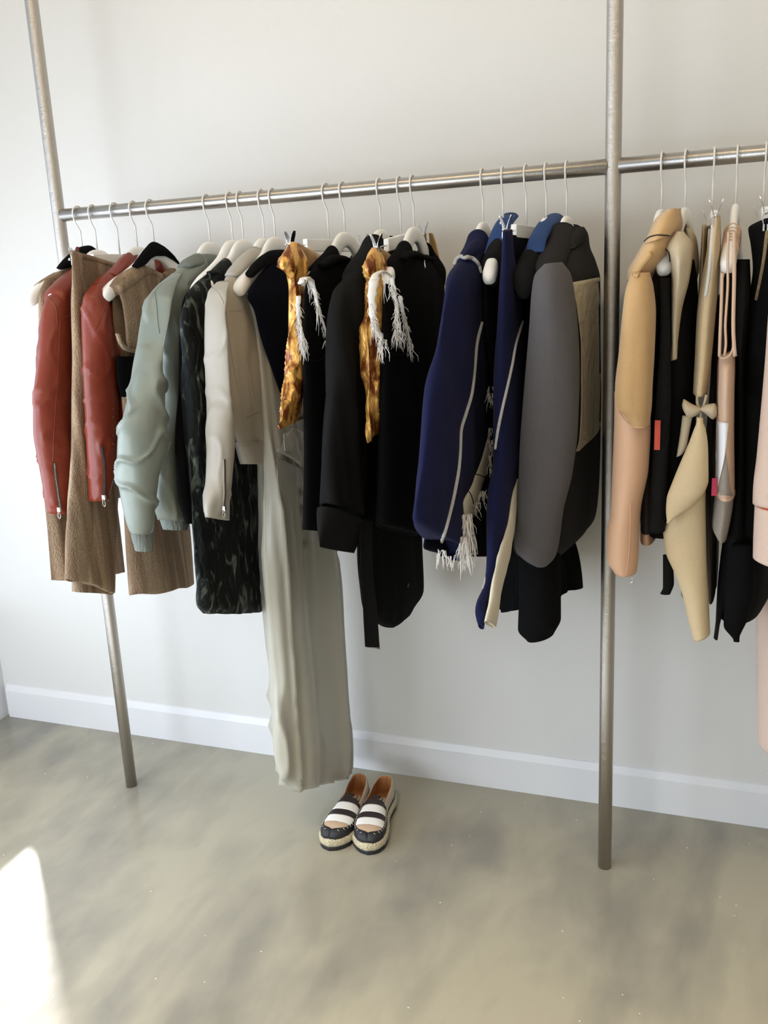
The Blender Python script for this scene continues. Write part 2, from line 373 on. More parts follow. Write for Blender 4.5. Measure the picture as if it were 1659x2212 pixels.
# ------------------------------------------------------------------ hangers
def railX(hx, yoff=-.021):
    y = 466 - .0888 * (hx - 126); return float(atY(hx, y, RY + yoff)[0])
HG = 'white hangers hooked over the rail'
def frame(X, tip, rad):
    yaw = roll = 0.0
    if tip is not None:
        best = 1e9
        for a in np.linspace(-1.2, 1.2, 241):
            P = np.array([X + math.sin(a) * rad * -1, RY - math.cos(a) * rad, RZ - .215]); e = abs(proj(P)[0] - tip[0])
            if e + abs(a) * 3 < best: best = e + abs(a) * 3; yaw = a
    u = np.array([math.sin(yaw), math.cos(yaw), 0]); return u          # direction of the far arm
def hook_pts(X, u, low):
    """question-mark wire: loop over the rail, opening on the far side, then a straight stem."""
    r = RR + .0032; P = []
    for a in np.linspace(math.radians(-35), math.radians(205), 26): P.append((math.cos(a) * r, math.sin(a) * r))
    P += [(-.0175, -.016), (-.012, -.026), (-.005, -.036), (0, -.044), (0, -.06), (0, low)]
    return [np.array([X, RY, RZ]) + u * p[0] + np.array([0, 0, p[1]]) for p in P]
def coat_hanger(hx, label, tip=None, rad=.205):
    X = railX(hx); u = frame(X, tip, rad); n = np.array([u[1], -u[0], 0])
    t = thing('coat_hanger', label, 'hanger', (X, RY, RZ - .1), HG)
    MB().tube(hook_pts(X, u, -.104), .0021, 8).build('hook', M['wire'], t)
    prof = [(-1, .2115, .0195, .0175), (-.97, .207, .024, .022)]
    arm = [(.212, -.228, .003, .003), (.209, -.2255, .009, .010), (.203, -.222, .0135, .0145), (.19, -.2135, .0152, .0172), (.165, -.198, .0142, .0175), (.13, -.182, .0120, .0175), (.095, -.167, .011, .019), (.065, -.149, .009, .019), (.04, -.127, .008, .019), (.02, -.116, .008, .0185), (0, -.113, .008, .018)]
    A = [(-a, b, c, d) for a, b, c, d in arm] + [(a, b, c, d) for a, b, c, d in arm[::-1][1:]]
    A = sm(np.array(A), 70); c0 = np.array([X, RY, RZ]); K = 20; V = []
    for i, (a, z, th, hh) in enumerate(A):
        d = A[min(i + 1, len(A) - 1)] - A[max(i - 1, 0)]; tn = np.array([d[0], d[1]]); tn /= np.linalg.norm(tn); nz = (-tn[1], tn[0])
        for j in range(K):
            q = 2 * math.pi * j / K; cc = math.copysign(abs(math.cos(q)) ** .75, math.cos(q)); ss = math.copysign(abs(math.sin(q)) ** .75, math.sin(q))
            V.append(c0 + u * (a + nz[0] * ss * hh) + n * cc * th + np.array([0, 0, z + nz[1] * ss * hh]))
    R_ = len(A); Fc = [[i * K + j, i * K + (j + 1) % K, (i + 1) * K + (j + 1) % K, (i + 1) * K + j] for i in range(R_ - 1) for j in range(K)] + [list(range(K))[::-1], [(R_ - 1) * K + j for j in range(K)]]
    mesh('hanger_body', V, Fc, M['white'], t)
    return X
def clip_hanger(hx, label, near, far=None, rad=.165, bar=.105, tiltz=0.0):
    """near = pixel of the near clip, used to find which way the bar is turned."""
    X = railX(hx); u = frame(X, near, rad); n = np.array([u[1], -u[0], 0]); uz = u + np.array([0, 0, tiltz])
    t = thing('clip_hanger', label, 'hanger', (X, RY, RZ - .1), HG)
    MB().tube(hook_pts(X, u, -.112), .0021, 8).build('hook', M['wire'], t)
    c0 = np.array([X, RY, RZ - .125]); R = np.stack([n, uz, np.array([0, 0, 1])], 1)
    bevel(MB().box((-.0065, -bar, -.014), (.0065, bar, .014), R, c0).build('bar', M['white'], t, smooth=False), .0015)
    r = MB().tube([c0 + uz * s * .5 for s in np.linspace(-rad * 2 - .036, rad * 2 + .036, 5)], .0017, 8)
    for s in (-1, 1):
        q = c0 + uz * s * (rad + .018); r.tube([q - uz * .0035, q - uz * .0025, q, q + uz * .0025, q + uz * .0035], [.0008, .0032, .0042, .0032, .0008], 10)
    r.build('rod', M['chrome'], t)
    for s in (-1, 1):
        k = c0 + uz * s * rad; mb = MB()
        for sd in (-1, 1):                            # two sprung jaws meeting at the pad
            pts = [k + n * sd * .013 + np.array([0, 0, .030]), k + n * sd * .010 + np.array([0, 0, .022]), k + n * sd * .004 + np.array([0, 0, .002]), k + n * sd * .006 + np.array([0, 0, -.010]), k + n * sd * .0028 + np.array([0, 0, -.030])]
            pts = sm(pts, 14); wv = np.interp(np.linspace(0, 1, 14), [0, .12, .35, 1], [.004, .0075, .008, .0065])
            V = []; 
            for q, wd in zip(pts, wv):
                for a, b_ in ((-1, -1), (1, -1), (1, 1), (-1, 1)): V.append(q + u * a * wd + n * b_ * .0009)
            mb.add(V, [[i * 4 + j, i * 4 + (j + 1) % 4, (i + 1) * 4 + (j + 1) % 4, (i + 1) * 4 + j] for i in range(13) for j in range(4)] + [[0, 1, 2, 3], [55, 54, 53, 52]])
        mb.tube([k - u * .007, k + u * .007], .0042, 12)
        cl = mb.build('clip', M['chrome'], t, smooth=False)
        pd = MB()
        for sd in (-1, 1): pd.box((-.0015, -.0065, -.006), (.0015, .0065, .006), np.stack([n, u, np.array([0, 0, 1])], 1), k + n * sd * .0035 + np.array([0, 0, -.028]))
        pd.build('pad', M['pad'], cl, smooth=False)
    return X
HX = [158, 190, 238, 278, 315, 437, 487, 510, 556, 580, 697, 733, 812, 856, 885, 1037, 1081, 1132, 1176, 1221, 1430, 1482, 1542, 1594, 1655, 1705]
XI = [railX(h) for h in HX]
HANG = [
 ('c', 'white coat hanger at the far left, its bare tip outside a sleeveless tweed dress', (61, 640)),
 ('c', 'white coat hanger hidden inside the leftmost rust leather jacket', None),
 ('k', 'white bar hanger with metal clips gripping the tan tweed skirt at the left', (172, 530), 0),
 ('c', 'white coat hanger under the collar of the second rust leather jacket', None),
 ('c', 'white coat hanger poking out of the tweed dress with a black collar', (223, 645)),
 ('c', 'white coat hanger standing above the collar of the sage satin bomber jacket', None),
 ('c', 'left of two touching white coat hangers between the sage bomber and the velvet dress', None),
 ('c', 'right of two touching white coat hangers, carrying the crushed velvet dress', None),
 ('c', 'white coat hanger above the collar of the pale grey leather jacket', None),
 ('c', 'white coat hanger whose bare tip lies on the pale grey leather jacket', (514, 636)),
 ('k', 'white bar hanger clipped to the left gold crushed velvet garment', (634, 515), 0),
 ('c', 'white coat hanger whose tip carries a single frayed white strap on black', (662, 622)),
 ('c', 'white coat hanger behind the right gold velvet garment, holding a black long sleeved coat', None),
 ('k', 'white bar hanger turned towards the right, clipped to the right gold velvet garment', (817, 530), .12),
 ('c', 'white coat hanger whose tip carries several thick frayed white straps on black', (832, 615)),
 ('c', 'white coat hanger above the navy coat with pale piping', None),
 ('c', 'white coat hanger with a bare tip beside the left cobalt blue collar', (1055, 610)),
 ('k', 'white bar hanger with chrome clips between the two cobalt blue collars', (1095, 490), 0),
 ('c', 'white coat hanger sloping under the right cobalt blue collar', (1133, 628)),
 ('c', 'white coat hanger above the grey wool coat next to the rack post', (1180, 600)),
 ('c', 'white coat hanger just right of the middle post, inside the camel jacket', (1385, 590)),
 ('c', 'white coat hanger with its bare tip through the armhole of the ecru top', (1432, 570)),
 ('k', 'clip hanger seen end on above the sand coloured trousers', (1541, 470), 0),
 ('c', 'white coat hanger seen end on, wrapped with nude straps', (1573, 565)),
 ('k', 'clip hanger at the right edge holding the black garment with a gold zip', (1650, 470), 0),
 ('c', 'white coat hanger carrying the pale pink jacket at the right edge of the photo', None)]
for h, spec in zip(HX, HANG):
    if spec[0] == 'c': coat_hanger(h, spec[1], spec[2])
    else: clip_hanger(h, spec[1], spec[2], tiltz=spec[3])

def garment(name, label, cat, i, group=None): return thing(name, label, cat, (XI[i], RY, RZ - .2), group)
def yoke(g, i, m, a=.05, b=.200, up=.027, dn=.045, th=.025, tip=None, rad=.205, far=True, name='shoulder'):
    """cloth lying over the hanger's arms, from a to b metres out from the neck"""
    X = XI[i]; u = frame(X, tip if tip is not None else HANG[i][2], rad); n = np.array([u[1], -u[0], 0]); c0 = np.array([X, RY, RZ])
    px = [0, .02, .04, .065, .095, .13, .165, .19, .23]; pz = [-.113, -.116, -.127, -.149, -.167, -.182, -.198, -.2135, -.235]
    for s in (-1, 1) if far else (-1,):
        V = []; K = 28; T = np.linspace(0, 1, 26)
        for t in T:
            d = a + (b - a) * t; z = np.interp(d, px, pz); q = math.sqrt(max(0, 1 - max(0, (t - .86) / .14) ** 2)) * .93 + .07
            for k in range(K):
                an = 2 * math.pi * k / K; ss = math.sin(an); V.append(c0 + u * d * s + n * math.cos(an) * th * q + np.array([0, 0, z + ss * (up if ss > 0 else dn) * q]))
        mesh(name, V, [[r * K + j, r * K + (j + 1) % K, (r + 1) * K + (j + 1) % K, (r + 1) * K + j] for r in range(25) for j in range(K)] + [list(range(K))[::-1], [25 * K + j for j in range(K)]], m, g)
def zipper(rootpart, pts, targets, par, tape='ziptape', teeth='zipt', w=.0056, pull=True, down=.018):
    stroke('zip_tape', pts, targets, w, M[tape], par, flat=.35, off=.0006)
    z = stroke('zip_teeth', pts, targets, w * .45, M[teeth], par, off=.0022)
    P = trace(pts, targets, 20, .004)
    if pull and len(P):
        e = P[-1]; mb = MB().box((-.004, -.003, -.006), (.004, .003, .005), None, e + [0, -.003, 0])
        mb.tube([e + [0, -.006, -.004], e + [-.0035, -.006, -.012], e + [-.0035, -.006, -down - .002], e + [0, -.006, -down - .006], e + [.0035, -.006, -down - .002], e + [.0035, -.006, -.012], e + [0, -.006, -.004]], .0013, 6)
        mb.build('zip_pull', M['chrome'], par, smooth=False)

# ------------------------------------------------------------------ garments, left to right
LE = (.012, 9, 2.2)                     # soft leather / wool billows
CL = (.010, 26, 1.2)                    # cloth folds
# sleeveless tweed dress at the far left
g = garment('sleeveless_dress', 'tan tweed sleeveless dress at the far left, behind the leftmost rust leather jacket', 'dress', 0)
X = XI[0]
loft('bodice', [(98, 603, 172, 566, .012), (86, 640, 225, 600, .02), (88, 720, 240, 680), (88, 860, 240, 850), (86, 1000, 240, 1000)], 'X', X, .025, M['tweed'], g, fold=CL, seed=1)
loft('skirt', [(86, 980, 240, 980, .025), (90, 1060, 250, 1050), (97, 1150, 262, 1140), (105, 1256, 272, 1233, .035)], 'X', X, .03, M['tweed'], g, fold=(.012, 22, .8), seed=2)
loft('shoulder_strap', [(77, 612, 98, 652, .022, X - .026), (96, 600, 113, 640, .023, X - .022), (122, 586, 135, 618, .018, X - .014), (152, 573, 160, 600, .014, X - .006)], 'X', X, .022, M['tweed'], g, N=24, M=28)
loft('black_collar', [(128, 576, 131, 583, .010), (143, 557, 150, 577), (160, 541, 170, 566), (176, 533, 182, 560), (193, 530, 200, 560), (212, 545, 216, 566)], 'X', X + .012, .014, M['black'], g, N=30, M=20, label='black collar')
# rust leather jacket 1
def leather_jacket_left():
    g = garment('leather_jacket', 'leftmost rust red leather jacket, its sleeve zip hanging beside the wall', 'jacket', 1, 'rust leather jackets')
    X = XI[1]
    body = loft('body', [(168, 560, 262, 552, .012), (128, 625, 300, 590, .026), (120, 660, 310, 640), (125, 800, 310, 790, .03), (128, 960, 300, 950), (130, 1085, 290, 1070, .028)], 'X', X, .03, M['red'], g, fold=LE, seed=3)
    sl = loft('sleeve', [(112, 628, 136, 610, .014), (98, 652, 158, 632, .028), (90, 700, 166, 690, .033), (82, 780, 170, 770), (74, 860, 172, 850), (73, 930, 170, 925, .035), (84, 1010, 165, 1000), (95, 1080, 158, 1072, .03), (102, 1113, 150, 1108, .026)], 'X', X + .004, .034, M['red'], g, fold=LE, fold2=(.005, 14, 12, 2), seed=4)
    loft('collar', [(186, 552, 192, 566, .012), (210, 549, 214, 572, .014), (240, 551, 244, 576), (262, 560, 266, 574, .012)], 'X', X + .012, .014, M['red'], g, N=20, M=20)
    stroke('seam', [(131, 690), (126, 780), (121, 860), (116, 950), (114, 1000)], [sl], .0011, M['red'], sl, off=.0002)
    stroke('armhole_seam', [(104, 645), (116, 655), (122, 672), (124, 700)], [sl, body], .0016, M['red'], sl)
    stroke('yoke_seam', [(133, 690), (145, 684), (156, 682)], [sl, body], .0014, M['red'], body)
    yoke(g, 1, M['red'], .06, .212, th=.034)
    zipper(g, [(117, 1000), (120, 1030), (125, 1065), (130, 1098)], [sl], sl)
leather_jacket_left()
# tweed skirt clipped
g = garment('tweed_skirt', 'long tan tweed skirt clipped to a bar hanger between the two rust leather jackets', 'skirt', 2)
X = XI[2]
sb = loft('skirt_body', [(160, 548, 283, 588, .010), (158, 640, 288, 670, .016), (154, 800, 280, 800, .022), (152, 950, 262, 950, .028), (147, 1100, 258, 1110, .032), (139, 1253, 244, 1280, .036)], 'X', X, .03, M['tweed'], g, fold=(.014, 24, .8), seed=5, wave=.003)
loft('front_pleat', [(155, 546, 178, 550, .006), (154, 640, 180, 645, .010), (155, 760, 184, 760, .013), (155, 900, 190, 900, .016), (148, 1060, 200, 1060, .018), (139, 1252, 208, 1262, .02)], 'X', X + .014, .014, M['tweed'], g, fold=(.006, 30, .8), seed=6)
loft('waistband', [(157, 541, 157, 556, .009), (200, 552, 200, 570, .010), (245, 566, 245, 584), (286, 578, 286, 596)], 'X', X + .002, .012, M['tweed'], g, N=24, M=20)
loft('under_layer', [(158, 1100, 240, 1100, .02), (156, 1200, 246, 1210), (155, 1279, 243, 1282, .024)], 'X', X - .02, .02, M['tweed'], g, fold=CL, seed=8)
# rust leather jacket 2
g = garment('leather_jacket', 'rust leather jacket with a folded collar, between the tweed skirt and black collared dress', 'jacket', 3, 'rust leather jackets')
X = XI[3]
body = loft('body', [(232, 592, 300, 574, .016), (205, 625, 300, 620, .026), (205, 700, 298, 690), (212, 800, 280, 800, .026), (225, 900, 268, 900, .024), (228, 982, 262, 976, .022)], 'X', X, .028, M['red'], g, fold=LE, fold2=(.006, 16, 12, 2), seed=9)
sl = loft('sleeve', [(196, 622, 216, 612, .014), (180, 645, 228, 640, .025), (177, 700, 236, 695, .032), (177, 800, 246, 795), (182, 900, 252, 900), (189, 1000, 247, 1000, .03), (194, 1087, 232, 1078, .024)], 'X', X + .006, .03, M['red'], g, fold=LE, fold2=(.005, 14, 12, 2), seed=10)
loft('collar', [(276, 545, 287, 573, .014), (262, 556, 278, 584, .018), (247, 575, 260, 590, .02), (233, 592, 241, 598, .018)], 'X', X + .006, .018, M['red'], g, N=24, M=28, fold=(.003, 30, 30))
loft('collar_stand', [(272, 548, 276, 575, .012), (290, 545, 293, 578, .016), (306, 549, 308, 574, .012)], 'X', X - .004, .016, M['red'], g, N=16, M=20)
stroke('collar_seam', [(231, 596), (246, 588), (262, 585), (271, 588)], [body, sl], .0015, M['red'], body)
stroke('seam', [(228, 660), (216, 690), (206, 712)], [sl], .0013, M['red'], sl)
for yy in (882, 900, 940, 958): stroke('waist_strap', [(243, yy), (250, yy + 3), (258, yy + 1)], [body, sl], .0022, M['red'], body, n=10)
yoke(g, 3, M['red'], .06, .195, th=.030)
zipper(g, [(219, 965), (225, 1000), (226, 1035), (225, 1072)], [sl], sl, teeth='ziptape')
# tweed dress with black collar
g = garment('sleeveless_dress', 'tan tweed sleeveless dress with a black waist and collar, left of the sage bomber', 'dress', 4)
X = XI[4]
loft('back_panel', [(242, 640, 300, 620, .008), (243, 690, 310, 690, .012), (250, 740, 320, 740, .014), (262, 800, 330, 800, .014), (274, 862, 330, 862, .012)], 'X', X - .022, .014, M['tweed'], g, seed=11)
bod = loft('bodice', [(262, 600, 352, 590, .008), (256, 626, 345, 612, .013), (263, 662, 350, 650, .018), (268, 700, 350, 690, .02), (272, 740, 348, 735, .02), (278, 756, 345, 757, .018)], 'X', X + .006, .018, M['tweed'], g, fold=(.006, 20, 5), seed=12)
loft('waist', [(250, 770, 335, 770, .014), (252, 815, 335, 815, .016), (262, 866, 335, 866, .018)], 'X', X - .004, .016, M['black'], g, label='black waist section')
loft('armhole_edge', [(251, 720, 257, 724, .006), (257, 742, 264, 737), (270, 757, 275, 749), (292, 763, 296, 755)], 'X', X + .012, .006, M['tweed'], g, N=24, M=12)
loft('skirt', [(262, 858, 345, 860, .02), (264, 950, 375, 950, .026), (266, 1050, 395, 1050), (271, 1130, 405, 1130, .034), (277, 1288, 417, 1258, .042)], 'X', X, .03, M['tweed'], g, fold=(.014, 22, .7), seed=13, wave=.003)
loft('shoulder_strap', [(235, 617, 257, 638, .024, X - .008), (256, 594, 273, 632, .022, X - .006), (280, 578, 300, 612, .018), (299, 571, 326, 598, .014), (322, 581, 340, 604, .012), (352, 592, 360, 610, .008)], 'X', X + .004, .02, M['tweed'], g, N=36, M=30)
loft('neck_edge', [(350, 590, 357, 600, .005), (366, 580, 373, 596), (380, 574, 388, 590), (392, 573, 400, 586)], 'X', X + .012, .006, M['tweed'], g, N=20, M=14)
loft('black_collar', [(289, 572, 296, 579, .010), (302, 552, 312, 573), (316, 534, 326, 559), (333, 522, 338, 553), (350, 529, 352, 553), (366, 544, 368, 561), (381, 562, 383, 574, .008)], 'X', X + .014, .012, M['black'], g, N=40, M=20, label='black collar')
# sage bomber
g = garment('bomber_jacket', 'sage green satin bomber jacket with wrinkled sleeve and ribbed cuff', 'jacket', 5)
X = XI[5]
body = loft('body', [(398, 572, 478, 566, .02), (378, 586, 484, 590, .028), (345, 630, 480, 630, .034), (338, 700, 402, 700), (338, 800, 394, 800, .032), (335, 900, 388, 900), (330, 1000, 390, 1000), (332, 1080, 402, 1075, .034), (342, 1128, 408, 1122, .036)], 'X', X, .034, M['sage'], g, fold=(.016, 9, 2.0), fold2=(.006, 14, 6, 2), seed=14)
loft('hem_band', [(343, 1122, 408, 1116, .034), (348, 1138, 407, 1130, .032), (352, 1151, 404, 1138, .03)], 'X', X, .032, M['sagerib'], g, N=20, fold=(.002, 120, 1))
sl = loft('sleeve', [(372, 592, 392, 588, .014), (340, 618, 372, 625, .026), (318, 645, 368, 650, .034), (309, 690, 362, 690, .038), (300, 735, 358, 735), (286, 800, 356, 795, .042), (279, 835, 361, 830, .044), (268, 890, 357, 880, .042), (257, 945, 357, 960, .044), (260, 1020, 335, 1030, .038), (268, 1110, 332, 1110, .034), (278, 1155, 332, 1135, .028), (284, 1163, 330, 1142, .022)], 'X', X + .004, .038, M['sage'], g, N=140, M=80, fold=(.016, 8, 4), fold2=(.010, 13, 10, 2), seed=15)
loft('cuff', [(283, 1158, 331, 1138, .021), (287, 1178, 332, 1158, .022), (292, 1196, 331, 1184, .021)], 'X', X + .004, .022, M['sagerib'], g, N=20, fold=(.0015, 150, 1))
loft('collar', [(394, 573, 400, 580, .02), (408, 556, 418, 586, .026), (424, 548, 440, 590, .026), (446, 548, 452, 590, .024), (470, 553, 474, 592, .02)], 'X', X + .002, .024, M['sagerib'], g, N=36, M=30)
yoke(g, 5, M['sage'], .07, .19, th=.03)
stroke('sleeve_seam', [(334, 632), (338, 660), (341, 700), (344, 720)], [sl], .0014, M['sage'], sl)
# narrow black volume in the gap left of the velvet
g = garment('black_dress', 'narrow black piece filling the gap between the sage bomber and the velvet dress', 'dress', 6)
loft('body', [(430, 600, 480, 600, .01), (392, 660, 470, 650, .016), (386, 800, 470, 800, .02), (384, 950, 470, 950), (388, 1060, 470, 1060), (404, 1132, 470, 1128)], 'X', XI[6] - .012, .018, M['black'], g, fold=CL, seed=17)
# velvet dress
g = garment('velvet_dress', 'long dark green crushed velvet dress left of the pale grey leather jacket', 'dress', 7)
X = XI[7] - .006
vb = loft('body', [(450, 588, 478, 600, .010), (421, 612, 500, 615, .020), (398, 640, 520, 650, .024), (393, 700, 540, 720, .026), (398, 790, 550, 800, .03), (404, 950, 560, 950, .032), (408, 1080, 563, 1080), (418, 1250, 567, 1250, .038), (423, 1312, 572, 1310, .042), (440, 1330, 560, 1316, .036)], 'X', X, .03, M['velvet'], g, N=120, M=80, fold=(.014, 26, 1.4), fold2=(.006, 40, 16), seed=18)
loft('neckline', [(450, 586, 456, 596, .008), (461, 583, 466, 596), (474, 592, 478, 604)], 'X', X + .012, .009, M['velvet'], g, N=20, M=16)
yoke(g, 7, M['velvet'], .10, .195, th=.020)
stroke('placket_edge', [(404, 640), (412, 700), (430, 740), (424, 800), (440, 850)], [vb], .003, M['velvet'], vb)
# pale grey leather jacket
g = garment('leather_jacket', 'pale grey leather jacket with a zipped cuff and stitched waistband', 'jacket', 8)
X = XI[8]
body = loft('body', [(512, 582, 590, 560, .016), (486, 605, 600, 590, .026), (474, 650, 600, 640, .03), (476, 760, 598, 750), (485, 860, 596, 850, .03), (505, 960, 592, 945, .03)], 'X', X, .03, M['grey'], g, N=90, M=64, fold=(.012, 22, 1.6), fold2=(.004, 30, 12), seed=20)
wb = loft('waistband', [(506, 958, 592, 945, .031), (512, 985, 592, 972, .032), (518, 1006, 590, 996, .030)], 'X', X, .03, M['grey'], g, N=20)
sl = loft('sleeve', [(470, 612, 492, 606, .016), (452, 632, 486, 630, .026), (447, 680, 480, 680, .028), (448, 760, 486, 755, .03), (449, 860, 496, 855), (448, 960, 506, 950, .032), (446, 1040, 500, 1030, .03), (443, 1092, 494, 1090, .018), (448, 1117, 494, 1124, .009)], 'X', X + .006, .03, M['grey'], g, N=80, fold=LE, fold2=(.004, 14, 10, 2), seed=21)
loft('collar', [(494, 590, 503, 600, .016), (505, 573, 520, 590, .022), (520, 551, 540, 580, .022), (540, 538, 553, 572, .02), (562, 535, 566, 566, .018), (580, 536, 583, 560, .016)], 'X', X + .004, .02, M['grey'], g, N=36, M=30)
yoke(g, 8, M['grey'], .06, .19, th=.026)
stroke('armhole_seam', [(457, 622), (472, 634), (484, 660), (492, 700), (500, 760), (512, 830), (530, 900), (545, 948)], [sl, body], .0014, M['grey'], body)
stroke('yoke_seam', [(496, 671), (512, 670), (526, 668), (540, 663)], [body], .0015, M['grey'], body)
stroke('panel_seam', [(517, 672), (523, 720), (532, 780), (545, 850), (553, 890)], [body], .0013, M['grey'], body)
stroke('pocket_seam', [(531, 900), (548, 893), (562, 888)], [body], .0013, M['grey'], body)
stroke('waist_stitch', [(510, 965), (530, 960), (560, 953)], [wb, body], .0013, M['grey'], wb)
zipper(g, [(484, 992), (485, 1020), (485, 1060), (482, 1096)], [sl], sl, tape='grey', teeth='ziptape', down=.016)
# silk jumpsuit
g = garment('silk_jumpsuit', 'floor length pale sage silk jumpsuit with a black halter top, longest piece on the rack', 'jumpsuit', 9)
X = XI[9]
tp = loft('black_top', [(585, 566, 640, 560, .010), (549, 610, 650, 600, .014), (534, 640, 655, 630, .018), (550, 672, 655, 670), (562, 720, 655, 720, .018), (584, 790, 655, 790), (608, 866, 655, 862, .014)], 'X', X + .024, .018, M['navyd'], g, fold=(.004, 14, 2), seed=22, label='black bodice')
loft('neckband', [(530, 586, 550, 600, .012), (548, 566, 562, 586, .014), (566, 549, 582, 575), (585, 540, 600, 574), (606, 539, 620, 572), (640, 545, 648, 572)], 'X', X + .018, .014, M['black'], g, N=36, M=24, label='black neckband')
silk = loft('silk_leg', [(532, 632, 600, 640, .008), (548, 700, 640, 720, .014), (555, 800, 650, 820, .020), (561, 900, 655, 905, .026), (563, 1011, 662, 1010, .032), (564, 1101, 690, 1110, .038), (568, 1222, 727, 1215, .042), (580, 1384, 739, 1384, .046), (588, 1500, 748, 1515, .05), (590, 1600, 756, 1600, .05), (598, 1670, 756, 1640, .046), (617, 1714, 742, 1660, .04)], 'X', X, .03, M['silk'], g, N=160, M=110, e=2.4, fold=(.024, 15, .25, 1), fold2=(.018, 12, .22, 2), seed=26, rise=2.2)
loft('draped_fold', [(622, 925, 656, 935, .012), (604, 960, 656, 980, .018), (596, 975, 660, 1003, .016), (612, 985, 660, 1020, .012)], 'X', X + .028, .014, M['silk'], g, N=40, fold=(.006, 40, 30), seed=24)
loft('front_drape', [(596, 990, 650, 1012, .005), (600, 1060, 658, 1060, .008), (611, 1130, 658, 1130, .008), (624, 1185, 650, 1165, .006), (633, 1212, 640, 1195, .004)], 'X', X + .034, .007, M['silk'], g, N=50, fold=(.008, 28, 2), seed=25)
MB().box((-.0005, -.008, -.022), (.0005, .008, .022), None, atX(617, 955, X + .05)).build('care_label', M['tagw'], g, smooth=False)
# gold velvet 1
def gold(i, strip, back, label, extra=None):
    g = garment('gold_velvet_top', label, 'garment', i, 'gold crushed velvet pieces')
    X = XI[i]
    loft('back_panel', back, 'X', X - .004, .010, M['goldd'], g, fold=(.006, 30, 4), seed=i)
    s = loft('front_panel', strip, 'X', X + .010, .018, M['gold'], g, N=110, M=60, fold=(.010, 34, 2), fold2=(.008, 26, 5, 2), seed=i + 3)
    if extra: extra(g, X)
    return g
gold(10, [(628, 522, 640, 525, .006), (610, 548, 654, 546, .014), (603, 570, 660, 562, .018), (614, 592, 656, 590, .018), (619, 620, 655, 620, .016), (619, 710, 656, 710, .017), (617, 800, 658, 800, .018), (608, 872, 656, 866, .014), (603, 915, 656, 895, .008), (602, 928, 656, 904, .004)],
     [(632, 524, 648, 527, .006), (632, 545, 690, 552, .010), (634, 580, 720, 585, .012), (636, 700, 720, 720, .014), (640, 850, 700, 850, .014)],
     'left gold crushed velvet top, its shiny strip hanging over the pale sage silk', )
# black frayed dress 1
def tuft(mb, p, n, ln, spread, r=.0007, seed=0):
    rnd = random.Random(seed)
    for _ in range(n):
        q = np.array(p) + [rnd.uniform(-1, 1) * spread * .5, rnd.uniform(-1, 1) * spread * .5, 0]; L = ln * rnd.uniform(.5, 1.1)
        dx, dy = rnd.uniform(-1, 1) * spread, rnd.uniform(-1, 1) * spread; k = rnd.uniform(-.3, .3) * spread
        mb.tube([q, q + [dx * .3 + k, dy * .3, -L * .35], q + [dx * .7 - k, dy * .7, -L * .7], q + [dx, dy, -L]], [r, r, r * .9, r * .4], 4)
def strand(mb, pts, X, w0, n=22, seed=0, fluff=5):
    rnd = random.Random(seed); P = sm([atX(x, y, X) for x, y in pts], n)
    Q = [p + np.array([rnd.uniform(-1, 1), rnd.uniform(-1, 1), 0]) * .0012 for p in P]
    rr = [w0 * (1 - .55 * k / (n - 1)) * rnd.uniform(.85, 1.15) for k in range(n)]
    mb.tube(Q, rr, 8, flat=.45)
    for k in range(3, n, 2): tuft(mb, Q[k], fluff // 2 + 1, .022, .010, seed=seed * 31 + k)
    tuft(mb, Q[-1], fluff * 2, .045, .014, seed=seed)
    tuft(mb, Q[n // 2], fluff, .06, .008, seed=seed + 5)
g = garment('black_dress', 'sleeveless black dress with one thin frayed white strap, right of the left gold velvet', 'dress', 11, 'black dresses with frayed straps')
X = XI[11]
bd = loft('body', [(697, 562, 775, 562, .012), (666, 594, 785, 590, .016), (657, 640, 785, 650, .018), (655, 700, 780, 710, .02), (653, 800, 770, 800, .026), (654, 960, 765, 960, .03), (650, 1148, 750, 1146, .032)], 'X', X, .026, M['black'], g, fold=(.006, 12, 1.5), seed=30)
loft('collar', [(692, 570, 700, 580, .012), (705, 556, 712, 575, .014), (722, 550, 727, 568, .014), (740, 552, 744, 566, .012), (762, 566, 764, 576, .010)], 'X', X + .012, .012, M['black'], g, N=30, M=20)
loft('back_neck', [(756, 562, 760, 585, .010), (766, 546, 772, 570, .010), (777, 545, 786, 570, .010)], 'X', X - .016, .010, M['lining'], g, N=16, M=20)
yoke(g, 11, M['black'], .075, .185, th=.021)
stroke('armhole_edge', [(659, 764), (668, 776), (682, 780), (696, 775), (706, 764)], [bd], .0018, M['black2'], bd, n=20)
fm = MB(); strand(fm, [(645, 640), (644, 670), (650, 710), (656, 738)], X + .026, .0052, seed=1, fluff=7); strand(fm, [(660, 602), (674, 608), (682, 640), (692, 676), (700, 705), (706, 735)], X + .028, .0052, seed=2, fluff=7)
strand(fm, [(651, 612), (654, 603), (664, 600), (674, 606)], X + .020, .009, seed=3, n=10, fluff=2)
fm.build('frayed_strap', M['fray'], g, label='frayed white strap', kind='stuff')
MB().tube([atX(764, 572, X + .03), atX(766, 585, X + .03)], .0025, 8).build('zip_pull', M['chrome'], g)
